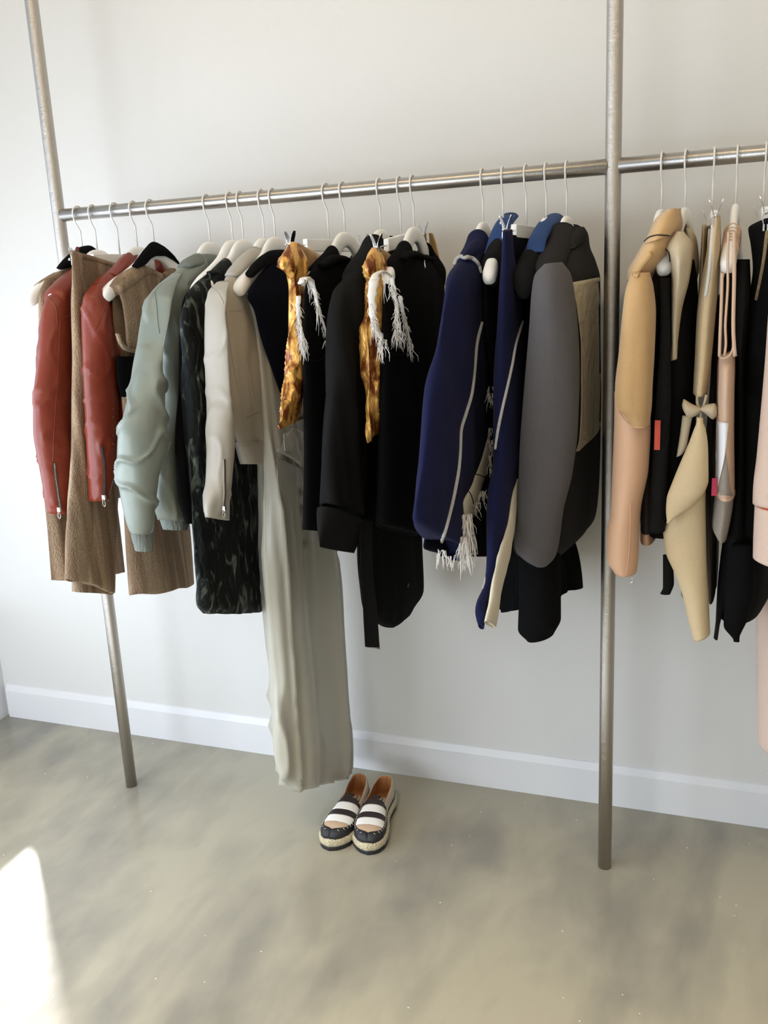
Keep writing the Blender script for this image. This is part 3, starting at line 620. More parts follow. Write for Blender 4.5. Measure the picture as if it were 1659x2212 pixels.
# black coat
g = garment('black_coat', 'long sleeved black coat with a turned back cuff and a hanging belt end', 'coat', 12)
X = XI[12]
body = loft('body', [(812, 545, 870, 540, .012), (790, 575, 885, 575, .020), (780, 640, 890, 640, .024), (785, 760, 890, 760), (785, 900, 900, 900, .028), (780, 1050, 910, 1050, .03), (770, 1130, 915, 1130), (769, 1190, 913, 1180), (776, 1282, 912, 1262, .034), (782, 1322, 898, 1300, .032), (805, 1350, 872, 1332, .026), (822, 1358, 850, 1348, .016)], 'X', X - .004, .028, M['black'], g, N=90, fold=(.010, 16, 1.2), seed=32)
sl = loft('sleeve', [(776, 570, 800, 556, .014), (742, 600, 802, 595, .026), (722, 640, 800, 640, .034), (713, 700, 798, 700), (708, 780, 794, 780, .036), (700, 870, 790, 870), (694, 1000, 789, 1000), (689, 1095, 788, 1110, .038)], 'X', X + .002, .034, M['black2'], g, N=90, M=64, fold=(.014, 24, 1.2), seed=33)
loft('cuff', [(685, 1102, 789, 1124, .040), (685, 1150, 780, 1160, .026), (689, 1182, 766, 1194, .010)], 'X', X + .002, .04, M['black2'], g, N=30, fold=(.004, 10, 4))
loft('belt', [(775, 1120, 806, 1120, .004), (778, 1220, 806, 1220), (783, 1320, 815, 1320), (788, 1398, 821, 1401, .004)], 'X', X + .034, .004, M['black2'], g, N=40, M=24, fold=(.003, 14, 4), e=3)
stroke('hem_binding', [(789, 1397), (805, 1399), (820, 1400)], [bpy.data.objects['belt']], .0012, M['piping'], bpy.data.objects['belt'], n=8)
loft('collar', [(800, 548, 806, 566, .012), (826, 540, 832, 562, .014), (850, 536, 856, 552, .014), (868, 532, 872, 545, .012)], 'X', X + .008, .013, M['black'], g, N=24, M=20)
yoke(g, 12, M['black2'], .055, .20, up=.032, th=.032)
p, n_ = hit(879, 1264, [body]); MB().tube([p + n_ * .001, p + n_ * .004], .006, 16).build('button', M['lining'], body)
# gold velvet 2
def far_flap(g, X): loft('far_corner', [(926, 503, 936, 506, .005), (929, 540, 944, 545, .010), (934, 590, 950, 600, .012), (930, 700, 950, 700, .012)], 'X', X + .014, .010, M['goldd'], g, fold=(.006, 40, 10), seed=7)
gold(13, [(803, 534, 815, 537, .006), (790, 556, 828, 554, .014), (785, 580, 835, 572, .018), (792, 612, 832, 610, .018), (791, 660, 830, 660, .016), (785, 720, 828, 720, .017), (784, 790, 826, 790, .018), (791, 870, 824, 868, .014), (790, 935, 822, 915, .008), (794, 957, 821, 926, .004)],
     [(812, 534, 826, 538, .006), (814, 556, 850, 556, .010), (816, 600, 870, 590, .012), (816, 720, 870, 720, .014), (816, 850, 860, 850, .014)],
     'right gold crushed velvet top, its narrow strip between two black garments', far_flap)
# black frayed dress 2
g = garment('black_dress', 'sleeveless black dress with several thick frayed white straps, left of the navy coat', 'dress', 14, 'black dresses with frayed straps')
X = XI[14]
bd = loft('body', [(872, 548, 928, 552, .014), (848, 572, 942, 568, .020), (832, 594, 958, 600, .024), (826, 640, 960, 640, .026), (822, 740, 956, 740, .028), (820, 900, 940, 900, .03), (814, 1070, 915, 1070, .032), (810, 1139, 905, 1148, .034)], 'X', X, .026, M['black'], g, fold=(.006, 12, 1.5), seed=36)
loft('collar', [(864, 556, 870, 566, .012), (876, 543, 880, 560, .014), (890, 541, 894, 558, .014), (908, 548, 912, 562, .012), (930, 553, 934, 566, .010)], 'X', X + .014, .012, M['black'], g, N=30, M=20)
loft('back_neck', [(904, 545, 908, 566, .008), (914, 530, 922, 560), (930, 540, 936, 565)], 'X', X - .014, .010, M['lining'], g, N=16, M=20)
yoke(g, 14, M['black'], .075, .185, th=.021)
stroke('armhole_edge', [(826, 737), (836, 755), (850, 764), (866, 766), (880, 762), (892, 750)], [bd], .0018, M['black2'], bd, n=20)
zz = stroke('zip_teeth', [(915, 556), (916, 568), (918, 580)], [bd], .0022, M['chrome'], bd, n=10)
fm = MB(); X2 = X + .030
strand(fm, [(808, 605), (804, 640), (804, 665), (810, 700), (820, 722), (827, 734)], X2, .0095, seed=11, fluff=9)
strand(fm, [(806, 612), (812, 594), (825, 587), (838, 592), (848, 610)], X2 - .010, .010, seed=12, n=14, fluff=3)
strand(fm, [(846, 600), (852, 625), (856, 660), (858, 690), (859, 712)], X2, .006, seed=13, fluff=10)
strand(fm, [(864, 640), (869, 668), (877, 700), (882, 725), (886, 744)], X2, .007, seed=14, fluff=6)
fm.build('frayed_strap', M['fray'], g, label='thick frayed white straps', kind='stuff')
# navy coat with piping
g = garment('navy_coat', 'navy wool coat with pale piping and a fringed cream edge', 'coat', 15)
X = XI[15]
body = loft('body', [(1002, 556, 1064, 540, .018), (970, 590, 1070, 570, .030), (958, 620, 1073, 620, .034), (946, 700, 1074, 690), (934, 780, 1073, 780, .038), (920, 870, 1064, 870), (906, 990, 1048, 985, .036), (890, 1096, 1030, 1090), (887, 1127, 1020, 1125, .036), (914, 1172, 1008, 1165, .036), (960, 1200, 1000, 1190, .028), (985, 1214, 996, 1208, .016)], 'X', X, .034, M['navy'], g, N=110, M=64, fold=(.010, 14, 1.0), seed=40)
loft('inner_layer', [(1030, 640, 1074, 640, .014), (1030, 800, 1074, 800), (1000, 1000, 1066, 1000, .018), (930, 1120, 1058, 1100, .02), (914, 1186, 1054, 1180, .022), (960, 1202, 1046, 1196, .02)], 'X', X - .028, .016, M['navyd'], g, seed=41)
loft('cream_facing', [(1066, 900, 1074, 898, .004), (1050, 955, 1066, 960, .006), (1040, 992, 1064, 988), (1016, 1052, 1044, 1042, .008), (999, 1092, 1032, 1084, .008), (1001, 1118, 1018, 1116, .006)], 'X', X + .036, .006, M['cream'], g, N=50, M=24, label='cream facing')
loft('collar', [(1001, 552, 1006, 562, .004), (1012, 532, 1020, 562, .014), (1026, 514, 1042, 566, .02), (1046, 511, 1056, 560, .018), (1060, 520, 1065, 548, .008)], 'X', X + .006, .018, M['navy'], g, N=30, M=24)
yoke(g, 15, M['navy'], .055, .19, th=.026)
stroke('shoulder_piping', [(983, 573), (988, 561), (998, 555), (1010, 555), (1022, 561), (1032, 572), (1038, 590)], [body] + [o for o in g.children if o.name.startswith(('collar', 'shoulder'))], .0046, M['piping'], body, off=.002)
stroke('front_piping', [(1040, 697), (1029, 745), (1024, 800), (1018, 850), (1005, 895), (994, 935), (993, 967), (990, 1010), (980, 1068), (965, 1130), (948, 1188)], [body], .0042, M['piping'], body, n=90, off=.001)
fr = MB(); Xf = X + .044; k = 0
for x, y, n, ln, sp in [(1063, 815, 8, .04, .012), (1061, 835, 8, .05, .014), (1057, 850, 8, .04, .012), (1060, 925, 5, .03, .01), (1058, 950, 7, .05, .014), (1061, 965, 7, .05, .014), (1056, 985, 8, .05, .016), (1060, 1000, 8, .05, .016), (1052, 1012, 8, .045, .016), (1056, 1030, 8, .045, .014), (1040, 1060, 14, .06, .02), (1034, 1070, 14, .06, .02), (1028, 1085, 14, .05, .018)]:
    tuft(fr, atX(x, y, Xf), n, ln, sp, r=.0009, seed=k); k += 1
for x, y in [(1005, 1112), (1009, 1116), (1013, 1110), (1004, 1125), (1010, 1140), (1006, 1150), (1012, 1130), (1001, 1160)]: tuft(fr, atX(x, y, Xf), 14, .085, .013, r=.0010, seed=k); k += 1
for x, y in [(950, 1188), (956, 1190), (976, 1200), (998, 1195), (1004, 1200), (1010, 1196)]: tuft(fr, atX(x, y, X + .02), 6, .035, .012, r=.0009, seed=k); k += 1
fr.build('fringe', M['fray'], g, label='loose white fringe threads', kind='stuff')
th_ = MB(); th_.tube(sm([atX(*q, Xf + .006) for q in [(1028, 1024), (1038, 1027), (1050, 1033), (1061, 1038)]], 12), .0012, 5); th_.tube(sm([atX(*q, Xf + .006) for q in [(1012, 1060), (1018, 1070), (1023, 1088)]], 12), .0012, 5); th_.build('dark_thread', M['lining'], g)
# cobalt collared piece 1
def cobalt_collar(g, pts, X, b=.010): loft('collar', pts, 'X', X, b, M['cobalt'], g, N=40, M=20, label='cobalt blue collar')
g = garment('black_dress', 'black dress with the left cobalt blue collar, beside the navy coat', 'dress', 16, 'black dresses with cobalt collars')
X = XI[16]
cobalt_collar(g, [(1062, 546, 1067, 550), (1062, 518, 1082, 528), (1068, 488, 1094, 508), (1080, 467, 1104, 490), (1093, 459, 1111, 476)], X + .004, .020)
yoke(g, 16, M['black2'], .085, .172, th=.023)
loft('body', [(1070, 560, 1096, 556, .010), (1046, 606, 1106, 600, .014), (1044, 660, 1104, 660, .016), (1050, 760, 1104, 760), (1058, 860, 1100, 860), (1056, 980, 1090, 980), (1035, 1080, 1080, 1080), (1020, 1150, 1080, 1150), (1014, 1206, 1080, 1196)], 'X', X, .016, M['black'], g, fold=(.005, 14, 1.5), seed=44)
# clipped navy trousers
g = garment('navy_trousers', 'clipped navy wool garment with pale side piping and a cream raw edged strip', 'trousers', 17)
X = XI[17]
nb = loft('front_panel', [(1086, 500, 1107, 496, .008), (1083, 557, 1113, 557, .012), (1080, 605, 1124, 605, .016), (1076, 702, 1136, 702, .020), (1068, 840, 1134, 840, .024), (1067, 985, 1124, 985, .024), (1054, 1081, 1108, 1081, .022), (1050, 1202, 1080, 1190, .014), (1041, 1277, 1064, 1268, .011), (1027, 1324, 1050, 1326, .010), (1035, 1352, 1044, 1356, .005)], 'X', X, .02, M['navy'], g, N=110, fold=(.006, 14, 1.2), seed=45)
loft('back_panel', [(1104, 507, 1160, 518, .006), (1106, 560, 1166, 560, .008), (1112, 640, 1168, 640, .010), (1126, 760, 1160, 760), (1120, 900, 1150, 900), (1110, 1030, 1140, 1030)], 'X', X - .004, .010, M['navyd'], g, seed=46)
stroke('side_piping', [(1128, 695), (1113, 745), (1106, 785), (1094, 840), (1084, 885), (1076, 930), (1071, 970)], [nb], .0034, M['piping'], nb, n=60, off=.001)
loft('cream_strip', [(1117, 1034, 1120, 1036, .003), (1106, 1066, 1118, 1066, .005), (1093, 1140, 1112, 1140, .007), (1073, 1212, 1101, 1200, .008), (1062, 1264, 1086, 1262, .008), (1055, 1310, 1078, 1310), (1046, 1346, 1071, 1352, .008)], 'X', X + .022, .008, M['cream'], g, N=60, M=28, label='cream strip with a raw edge', fold=(.002, 40, 10))
stroke('hem_piping', [(1049, 1235), (1048, 1255), (1043, 1272)], [nb], .0016, M['piping'], nb, n=12)
# cobalt collared piece 2 with flared skirt
g = garment('black_dress', 'black dress with a flared hem and the right cobalt blue collar, beside the grey coat', 'dress', 18, 'black dresses with cobalt collars')
X = XI[18]
cobalt_collar(g, [(1153, 544, 1158, 548), (1149, 514, 1172, 528), (1155, 487, 1186, 514), (1167, 466, 1200, 498), (1184, 456, 1212, 490), (1192, 459, 1214, 496)], X + .004, .020)
yoke(g, 18, M['black2'], .105, .222, th=.024)
loft('body', [(1160, 560, 1190, 550, .05), (1134, 616, 1180, 600, .12), (1132, 700, 1160, 700, .15), (1124, 850, 1150, 850, .16), (1119, 1000, 1146, 1000), (1114, 1140, 1170, 1140, .16)], 'Y', 2.13, .16, M['black'], g, fold=(.004, 14, 1.5), seed=47)
loft('skirt', [(1118, 1120, 1215, 1120, .10), (1106, 1180, 1232, 1180, .14), (1088, 1250, 1246, 1250, .16), (1074, 1318, 1252, 1302, .17)], 'Y', 2.16, .14, M['black'], g, N=50, M=90, fold=(.02, 30, .6), seed=48, wave=.008)
loft('front_gore', [(1128, 1140, 1205, 1140, .04), (1119, 1220, 1210, 1220, .05), (1119, 1300, 1211, 1300), (1117, 1368, 1211, 1350), (1136, 1390, 1196, 1378, .035)], 'Y', 1.98, .05, M['black'], g, N=50, fold=(.006, 16, 1), seed=49)
# grey coat
g = garment('wool_coat', 'grey and charcoal wool coat with a cream quilted front, just left of the middle post', 'coat', 19)
YB = 2.13
body = loft('body', [(1218, 494, 1262, 489, .03), (1205, 512, 1270, 502, .06), (1192, 542, 1274, 528, .10), (1170, 572, 1290, 562, .15), (1154, 605, 1302, 600, .18), (1150, 660, 1303, 650, .19), (1144, 740, 1303, 740), (1136, 850, 1303, 850), (1127, 950, 1300, 950), (1119, 1036, 1297, 1030), (1111, 1127, 1292, 1110), (1110, 1184, 1284, 1162, .185), (1130, 1212, 1250, 1196, .16), (1160, 1226, 1205, 1218, .10)], 'Y', YB, .19, M['char'], g, N=100, M=80, e=2.6, fold=(.012, 10, 1.2), seed=50)
sl = loft('sleeve', [(1176, 570, 1215, 566, .03), (1154, 596, 1234, 592, .05), (1148, 640, 1244, 636, .06), (1143, 720, 1252, 716), (1136, 800, 1254, 796), (1130, 880, 1252, 876), (1124, 950, 1248, 946), (1119, 1036, 1236, 1032), (1111, 1127, 1215, 1123), (1109, 1184, 1206, 1190), (1124, 1208, 1200, 1214, .05), (1150, 1222, 1186, 1226, .03)], 'Y', 1.90, .055, M['gsuit'], g, N=110, M=70, fold=(.010, 10, 1.5), fold2=(.002, 40, 8), seed=51, label='grey sleeve')
yoke(g, 19, M['char'], .052, .212, th=.032)
cl = drape('collar', [(1220, 493), (1206, 512), (1193, 541)], [(1263, 490), (1262, 518), (1240, 537)], [body], M['char'], g, off=.010, th=.008, n=24, m=14)
drape('quilted_front', [(1236, 610), (1248, 680), (1255, 760), (1255, 860), (1251, 950), (1244, 976)], [(1295, 599), (1301, 660), (1302, 780), (1300, 860), (1297, 920), (1252, 974)], [body], M['quilt'], g, off=.006, th=.006, n=50, m=14, label='cream quilted front')
stroke('collar_seam', [(1196, 540), (1210, 530), (1224, 525), (1238, 529)], [cl, body], .0012, M['lining'], body, n=16)

# ------------------------------------------------------------------ right bay
g = garment('suede_jacket', 'camel suede jacket with blush leather lower sleeve, just right of the middle post', 'jacket', 20)
body = loft('body', [(1440, 455, 1478, 450, .03), (1412, 480, 1484, 478, .09), (1392, 530, 1484, 530, .13), (1372, 580, 1470, 580, .17), (1372, 700, 1450, 700, .18), (1372, 850, 1440, 850), (1380, 1000, 1436, 1000), (1383, 1130, 1434, 1120), (1384, 1160, 1432, 1166)], 'Y', 2.14, .18, M['brown'], g, e=2.6, seed=60)
loft('hem_band', [(1383, 1142, 1432, 1142, .185), (1383, 1162, 1432, 1167, .185)], 'Y', 2.14, .185, M['blush'], g, N=16, e=2.6)
lo = loft('lower_sleeve', [(1327, 850, 1402, 850, .045), (1326, 930, 1405, 925, .05), (1323, 1029, 1400, 1020), (1319, 1114, 1383, 1110, .05), (1310, 1160, 1380, 1160, .05), (1309, 1215, 1379, 1215, .048), (1324, 1241, 1376, 1246, .044)], 'Y', 1.91, .05, M['blush'], g, N=70, fold=(.006, 9, 2), seed=61, label='blush leather lower sleeve')
up = loft('upper_sleeve', [(1362, 590, 1404, 588, .03), (1350, 625, 1412, 620, .05), (1345, 680, 1418, 676, .06), (1338, 764, 1415, 760), (1332, 844, 1410, 840, .06), (1333, 880, 1408, 880, .058), (1352, 905, 1405, 905, .05), (1366, 921, 1403, 922, .045)], 'Y', 1.90, .056, M['camel'], g, N=80, M=64, fold=(.012, 22, 1.2), seed=62)
shd = loft('shoulder', [(1440, 452, 1470, 450, .05), (1416, 470, 1474, 478, .08), (1398, 510, 1460, 520, .11), (1376, 552, 1445, 552, .12), (1356, 588, 1418, 592, .11), (1354, 606, 1410, 610, .08)], 'Y', 2.0, .1, M['camel'], g, N=60, M=40, fold=(.006, 16, 6), seed=63)
cl = drape('collar', [(1440, 453), (1414, 476), (1395, 510), (1386, 528)], [(1472, 449), (1468, 480), (1450, 506), (1440, 512)], [shd, body], M['camel'], g, off=.009, th=.007, n=24, m=14)
drape('epaulette', [(1404, 543), (1380, 558), (1362, 590)], [(1410, 553), (1394, 572), (1376, 600)], [shd, up], M['camel'], g, off=.006, th=.004, n=16, m=8)
stroke('collar_seam', [(1390, 524), (1404, 512), (1424, 508), (1446, 509)], [shd, cl], .0016, M['brown'], shd, n=20)
stroke('sleeve_seam', [(1362, 1085), (1361, 1140), (1358, 1200), (1353, 1243)], [lo], .0010, M['blush'], lo, n=24)
stroke('elbow_seam', [(1331, 878), (1346, 902), (1362, 918), (1380, 924), (1402, 921)], [lo, up], .0013, M['blush'], lo, n=24)
MB().tube([atY(1365, 1248, 1.86), atY(1366, 1258, 1.86), atY(1360, 1259, 1.86)], .0016, 6).build('zip_pull', M['chrome'], g)
# ecru top on black
g = garment('ecru_top', 'ecru sleeveless top layered over a black dress, second piece right of the middle post', 'top', 21)
blk = loft('black_layer', [(1430, 560, 1500, 560, .05), (1418, 620, 1506, 620, .12), (1414, 740, 1506, 740, .14), (1405, 900, 1504, 900), (1398, 1040, 1500, 1040), (1396, 1154, 1500, 1150, .14)], 'Y', 2.08, .14, M['black'], g, e=2.4, fold=(.008, 14, 1.2), seed=64, label='black lower layer')
loft('front_strip', [(1425, 600, 1448, 600, .012), (1424, 730, 1450, 730), (1418, 850, 1450, 850), (1410, 1000, 1442, 1000), (1400, 1153, 1436, 1150)], 'Y', 1.915, .014, M['black2'], g, fold=(.005, 20, 2), seed=65, label='black front strip')
ec = loft('front_flap', [(1460, 500, 1478, 500, .02), (1436, 538, 1498, 530, .06), (1446, 566, 1494, 566, .07), (1449, 610, 1488, 606, .06), (1449, 680, 1472, 670, .03), (1451, 760, 1461, 760, .012), (1452, 780, 1458, 776, .008)], 'Y', 1.94, .05, M['ecru'], g, N=70, fold=(.006, 26, 5), seed=66)
loft('back_panel', [(1478, 490, 1494, 494, .02), (1482, 520, 1506, 520, .04), (1484, 570, 1511, 575, .05), (1484, 615, 1504, 620, .05)], 'Y', 2.14, .05, M['ecru'], g, N=30, fold=(.004, 20, 5), seed=67)
stroke('armhole_edge', [(1424, 562), (1426, 545), (1436, 537), (1446, 545), (1449, 580), (1449, 640)], [ec], .0022, M['brown'], ec, n=30)
loft('tie_end', [(1432, 1200, 1452, 1200, .006), (1432, 1270, 1456, 1262), (1426, 1284, 1448, 1285)], 'Y', 1.99, .008, M['black2'], g, N=20, M=20, label='black tie end')
MB().box((-.0055, -.0006, -.03), (.0055, .0006, .03), None, atY(1420, 940, 1.885)).build('tag', M['redtag'], g, smooth=False, label='red tag')
# sand trousers with bow
g = garment('sand_trousers', 'sand coloured zipped garment with a bow and a long trailing tail, clipped end on', 'garment', 22)
tr = loft('upper_panel', [(1536, 478, 1557, 462, .10), (1528, 540, 1556, 540, .14), (1514, 620, 1552, 620), (1507, 680, 1547, 680), (1502, 780, 1538, 780), (1498, 851, 1529, 853)], 'Y', 2.05, .13, M['sand'], g, N=50, e=3, fold=(.003, 20, 2), seed=70)
st = stroke('zip_tape', [(1540, 488), (1536, 540), (1530, 600), (1524, 641)], [tr], .0034, M['pad'], tr, n=30, flat=.4)
stroke('zip_pull', [(1541, 472), (1540, 484), (1539, 492)], [tr], .0040, M['chrome'], tr, n=8)
loft('side_strip', [(1520, 486, 1526, 486, .08), (1514, 600, 1520, 600), (1508, 690, 1514, 690)], 'Y', 2.12, .08, M['ecru'], g, N=24)
sp_ = MB()
for pts in ([(1506, 852), (1506, 872), (1512, 882)], [(1526, 853), (1522, 870), (1516, 884)], [(1514, 884), (1514, 900), (1512, 905)]): sp_.tube(sm([atY(*q, 1.93) for q in pts], 8), .0028, 8)
sp_.build('tie_cord', M['ecru'], g)
for nm, rows in (('bow_loop', [(1512, 880, 1516, 886, .006), (1494, 872, 1504, 898, .014), (1477, 862, 1488, 904, .016), (1473, 874, 1478, 890, .010)]), ('bow_loop', [(1514, 880, 1512, 886, .006), (1524, 874, 1524, 894, .014), (1544, 871, 1540, 906, .016), (1549, 880, 1549, 898, .010)])):
    rr = [(a, b_, c_, d, e_) for a, b_, c_, d, e_ in rows]
    mb = MB(); L = sm([atY(r[0], r[1], 1.92) for r in rr], 14); Q = sm([atY(r[2], r[3], 1.92) for r in rr], 14); hb = np.interp(np.linspace(0, 1, 14), np.linspace(0, 1, 4), [r[4] for r in rr]); K = 14; V = []
    for k in range(14):
        c0, h0 = (L[k] + Q[k]) / 2, (L[k] - Q[k]) / 2
        for j in range(K): t_ = 2 * math.pi * j / K; V.append(c0 + h0 * math.cos(t_) + np.array([0, hb[k] * math.sin(t_), 0]))
    mb.add(V, [[i * K + j, i * K + (j + 1) % K, (i + 1) * K + (j + 1) % K, (i + 1) * K + j] for i in range(13) for j in range(K)] + [list(range(K))[::-1], [13 * K + j for j in range(K)]])
    mb.build(nm, M['ecru'], g)
loft('hanging_loop', [(1474, 898, 1496, 900, .006), (1470, 930, 1490, 930, .008), (1464, 970, 1482, 970), (1461, 988, 1474, 982, .006)], 'Y', 1.93, .008, M['ecru'], g, N=24, M=20)
loft('lower_tail', [(1500, 1000, 1524, 1000, .02), (1470, 1060, 1526, 1060, .03), (1436, 1140, 1525, 1120, .03), (1432, 1150, 1525, 1150), (1436, 1195, 1525, 1195), (1456, 1245, 1526, 1245), (1474, 1298, 1529, 1298), (1484, 1345, 1531, 1345), (1496, 1389, 1533, 1374, .028)], 'Y', 1.93, .03, M['sand'], g, N=80, fold=(.005, 14, 3), seed=71)
tf = loft('upper_tail', [(1510, 902, 1514, 904, .006), (1500, 926, 1522, 924, .012), (1487, 960, 1528, 960, .016), (1470, 1000, 1530, 1000, .02), (1452, 1045, 1531, 1040, .022), (1440, 1080, 1526, 1060, .022), (1438, 1105, 1500, 1093, .016), (1440, 1132, 1450, 1126, .008)], 'Y', 1.885, .018, M['sand'], g, N=70, fold=(.004, 18, 4), seed=72)
# nude knit
g = garment('nude_tank', 'nude knit tank with a white tag and stone mesh lower panel', 'top', 23)
loft('brown_layer', [(1566, 590, 1582, 590, .06), (1554, 640, 1586, 640, .12), (1546, 760, 1580, 760), (1546, 900, 1560, 900, .12), (1530, 1060, 1552, 1060), (1528, 1180, 1549, 1180), (1529, 1298, 1547, 1290, .12)], 'Y', 2.10, .12, M['brown'], g, seed=73, label='dark brown under layer')
tk = loft('body', [(1552, 770, 1588, 762, .05), (1551, 800, 1588, 800, .09), (1549, 860, 1587, 860, .10), (1547, 920, 1587, 920), (1545, 1000, 1588, 1000), (1544, 1070, 1589, 1074)], 'Y', 1.98, .10, M['nude'], g, N=50, e=2.2, fold=(.003, 20, 3), seed=74)
loft('mesh_panel', [(1545, 1066, 1588, 1070, .09), (1541, 1110, 1583, 1110), (1538, 1146, 1576, 1150), (1546, 1162, 1571, 1170, .08)], 'Y', 1.98, .09, M['meshy'], g, N=30, label='stone mesh lower panel')
loft('hem_band', [(1545, 1068, 1589, 1072, .102), (1545, 1074, 1589, 1079, .102)], 'Y', 1.98, .1, M['nude'], g, N=10)
drape('mesh_inset', [(1567, 978), (1560, 1010), (1551, 1060), (1548, 1069)], [(1568, 980), (1574, 1020), (1582, 1068), (1584, 1071)], [tk], M['meshy'], g, off=.003, th=.002, n=16, m=6)
drape('white_tag', [(1547, 910), (1546, 980), (1546, 1040)], [(1574, 914), (1566, 985), (1550, 1052)], [tk], M['tagw'], g, off=.006, th=.001, n=16, m=8, label='white tag')
MB().box((-.005, -.0006, -.018), (.005, .0006, .018), None, atY(1543, 1052, 1.9)).build('raspberry_tag', M['pinktag'], g, smooth=False)
stp = MB()
for pts, r_ in (([(1574, 500), (1572, 560), (1572, 620), (1567, 700), (1568, 745), (1565, 768)], .0024), ([(1560, 590), (1558, 660), (1556, 710), (1554, 770)], .0030), ([(1586, 500), (1586, 600), (1584, 700), (1586, 750), (1588, 770)], .0036), ([(1553, 768), (1560, 774), (1568, 773), (1578, 765), (1584, 750)], .0020)):
    stp.tube(sm([atY(*q, 1.90) for q in pts], 26), r_, 8)
stp.build('strap', M['nude'], g)
wr = MB()
XH = XI[23]; uh = frame(XH, (1573, 565), .205)
for k in range(6):
    dd = .082 + k * .014; z0 = RZ - np.interp(dd, [.065, .095, .13, .165, .19], [.149, .167, .182, .198, .2135]); x0, y0 = XH - uh[0] * dd, RY - uh[1] * dd
    wr.tube([np.array([x0 + math.cos(a) * .0145, y0 + math.sin(a) * .004, z0 + math.sin(a) * .0195]) for a in np.linspace(0, 2 * math.pi, 20)], .0062, 8, cap=False, flat=.5)
wr.build('wrapped_strap', M['nude'], g)
# olive brown piece
g = thing('olive_dress', 'olive brown dress hem showing behind the long sand coloured tail', 'dress', (-.035, RY, 1.5))
loft('body', [(1545, 640, 1560, 640, .10), (1534, 850, 1554, 850), (1520, 1000, 1550, 1000), (1500, 1160, 1551, 1170), (1470, 1250, 1550, 1240), (1468, 1293, 1547, 1290, .10)], 'Y', 2.2, .10, M['olive'], g, fold=(.006, 16, 1.5), seed=75)
# black garment with gold zip
g = garment('black_dress', 'black dress with a gold zip and pointed hems, second from the right edge', 'dress', 24)
bz = loft('bodice', [(1647, 472, 1690, 470, .05), (1616, 491, 1700, 490, .09), (1622, 530, 1700, 530, .11), (1626, 580, 1700, 580, .12), (1618, 643, 1700, 640), (1610, 720, 1700, 720), (1606, 850, 1700, 850)], 'Y', 2.06, .12, M['black'], g, e=2.3, seed=76)
sk = loft('skirt', [(1590, 760, 1700, 760, .12), (1588, 900, 1700, 900), (1586, 1030, 1690, 1030), (1566, 1170, 1680, 1170), (1550, 1300, 1660, 1300), (1548, 1338, 1640, 1336, .12)], 'Y', 2.10, .12, M['black2'], g, N=60, M=70, fold=(.012, 18, .8), seed=77)
loft('jacket_edge', [(1590, 560, 1620, 560, .03), (1589, 640, 1622, 640, .08), (1588, 800, 1610, 800), (1587, 1000, 1612, 1000), (1560, 1180, 1610, 1180), (1549, 1290, 1575, 1290, .06), (1543, 1380, 1549, 1384, .012)], 'Y', 2.02, .07, M['black2'], g, N=60, fold=(.006, 16, 1.4), seed=78)
loft('front_point', [(1580, 1180, 1628, 1180, .02), (1566, 1280, 1632, 1270, .03), (1563, 1356, 1614, 1345, .02), (1578, 1376, 1602, 1368, .012), (1589, 1387, 1593, 1387, .005)], 'Y', 1.93, .02, M['black'], g, N=40)
stroke('zip_teeth', [(1657, 500), (1652, 550), (1644, 600), (1634, 648)], [bz], .0036, M['brass'], bz, n=30)
# pale pink jacket at the right edge
g = garment('pink_jacket', 'pale pink jacket cut off by the right edge of the photo', 'jacket', 25)
loft('body', [(1690, 480, 1740, 470, .05), (1668, 600, 1770, 600, .15), (1664, 850, 1780, 850, .16), (1662, 1080, 1780, 1080, .16), (1660, 1160, 1780, 1160, .16)], 'Y', 2.10, .16, M['pink'], g)
loft('sleeve', [(1668, 620, 1740, 615, .04), (1662, 760, 1750, 760, .05), (1655, 878, 1750, 875), (1646, 993, 1748, 990), (1638, 1060, 1745, 1060), (1636, 1096, 1744, 1100)], 'Y', 1.90, .05, M['pink'], g, fold=LE, seed=80)
loft('cuff', [(1630, 1099, 1748, 1112, .052), (1627, 1171, 1746, 1190, .052), (1626, 1214, 1744, 1240, .05)], 'Y', 1.90, .052, M['pink'], g, N=24)
loft('cuff_lining', [(1635, 1092, 1742, 1100, .05), (1635, 1102, 1742, 1110, .05)], 'Y', 1.90, .05, M['redtag'], g, N=8, label='coral cuff lining')
g = thing('pink_trousers', 'long pale pink trousers hanging lowest at the right edge of the photo', 'trousers', (.15, RY, 1.4))
loft('leg', [(1660, 1100, 1760, 1100, .08), (1641, 1230, 1755, 1230), (1634, 1370, 1756, 1370), (1636, 1500, 1760, 1500), (1638, 1615, 1762, 1640), (1652, 1634, 1758, 1655, .07)], 'Y', 2.20, .08, M['pink'], g, N=60, fold=(.008, 16, 1), seed=81)

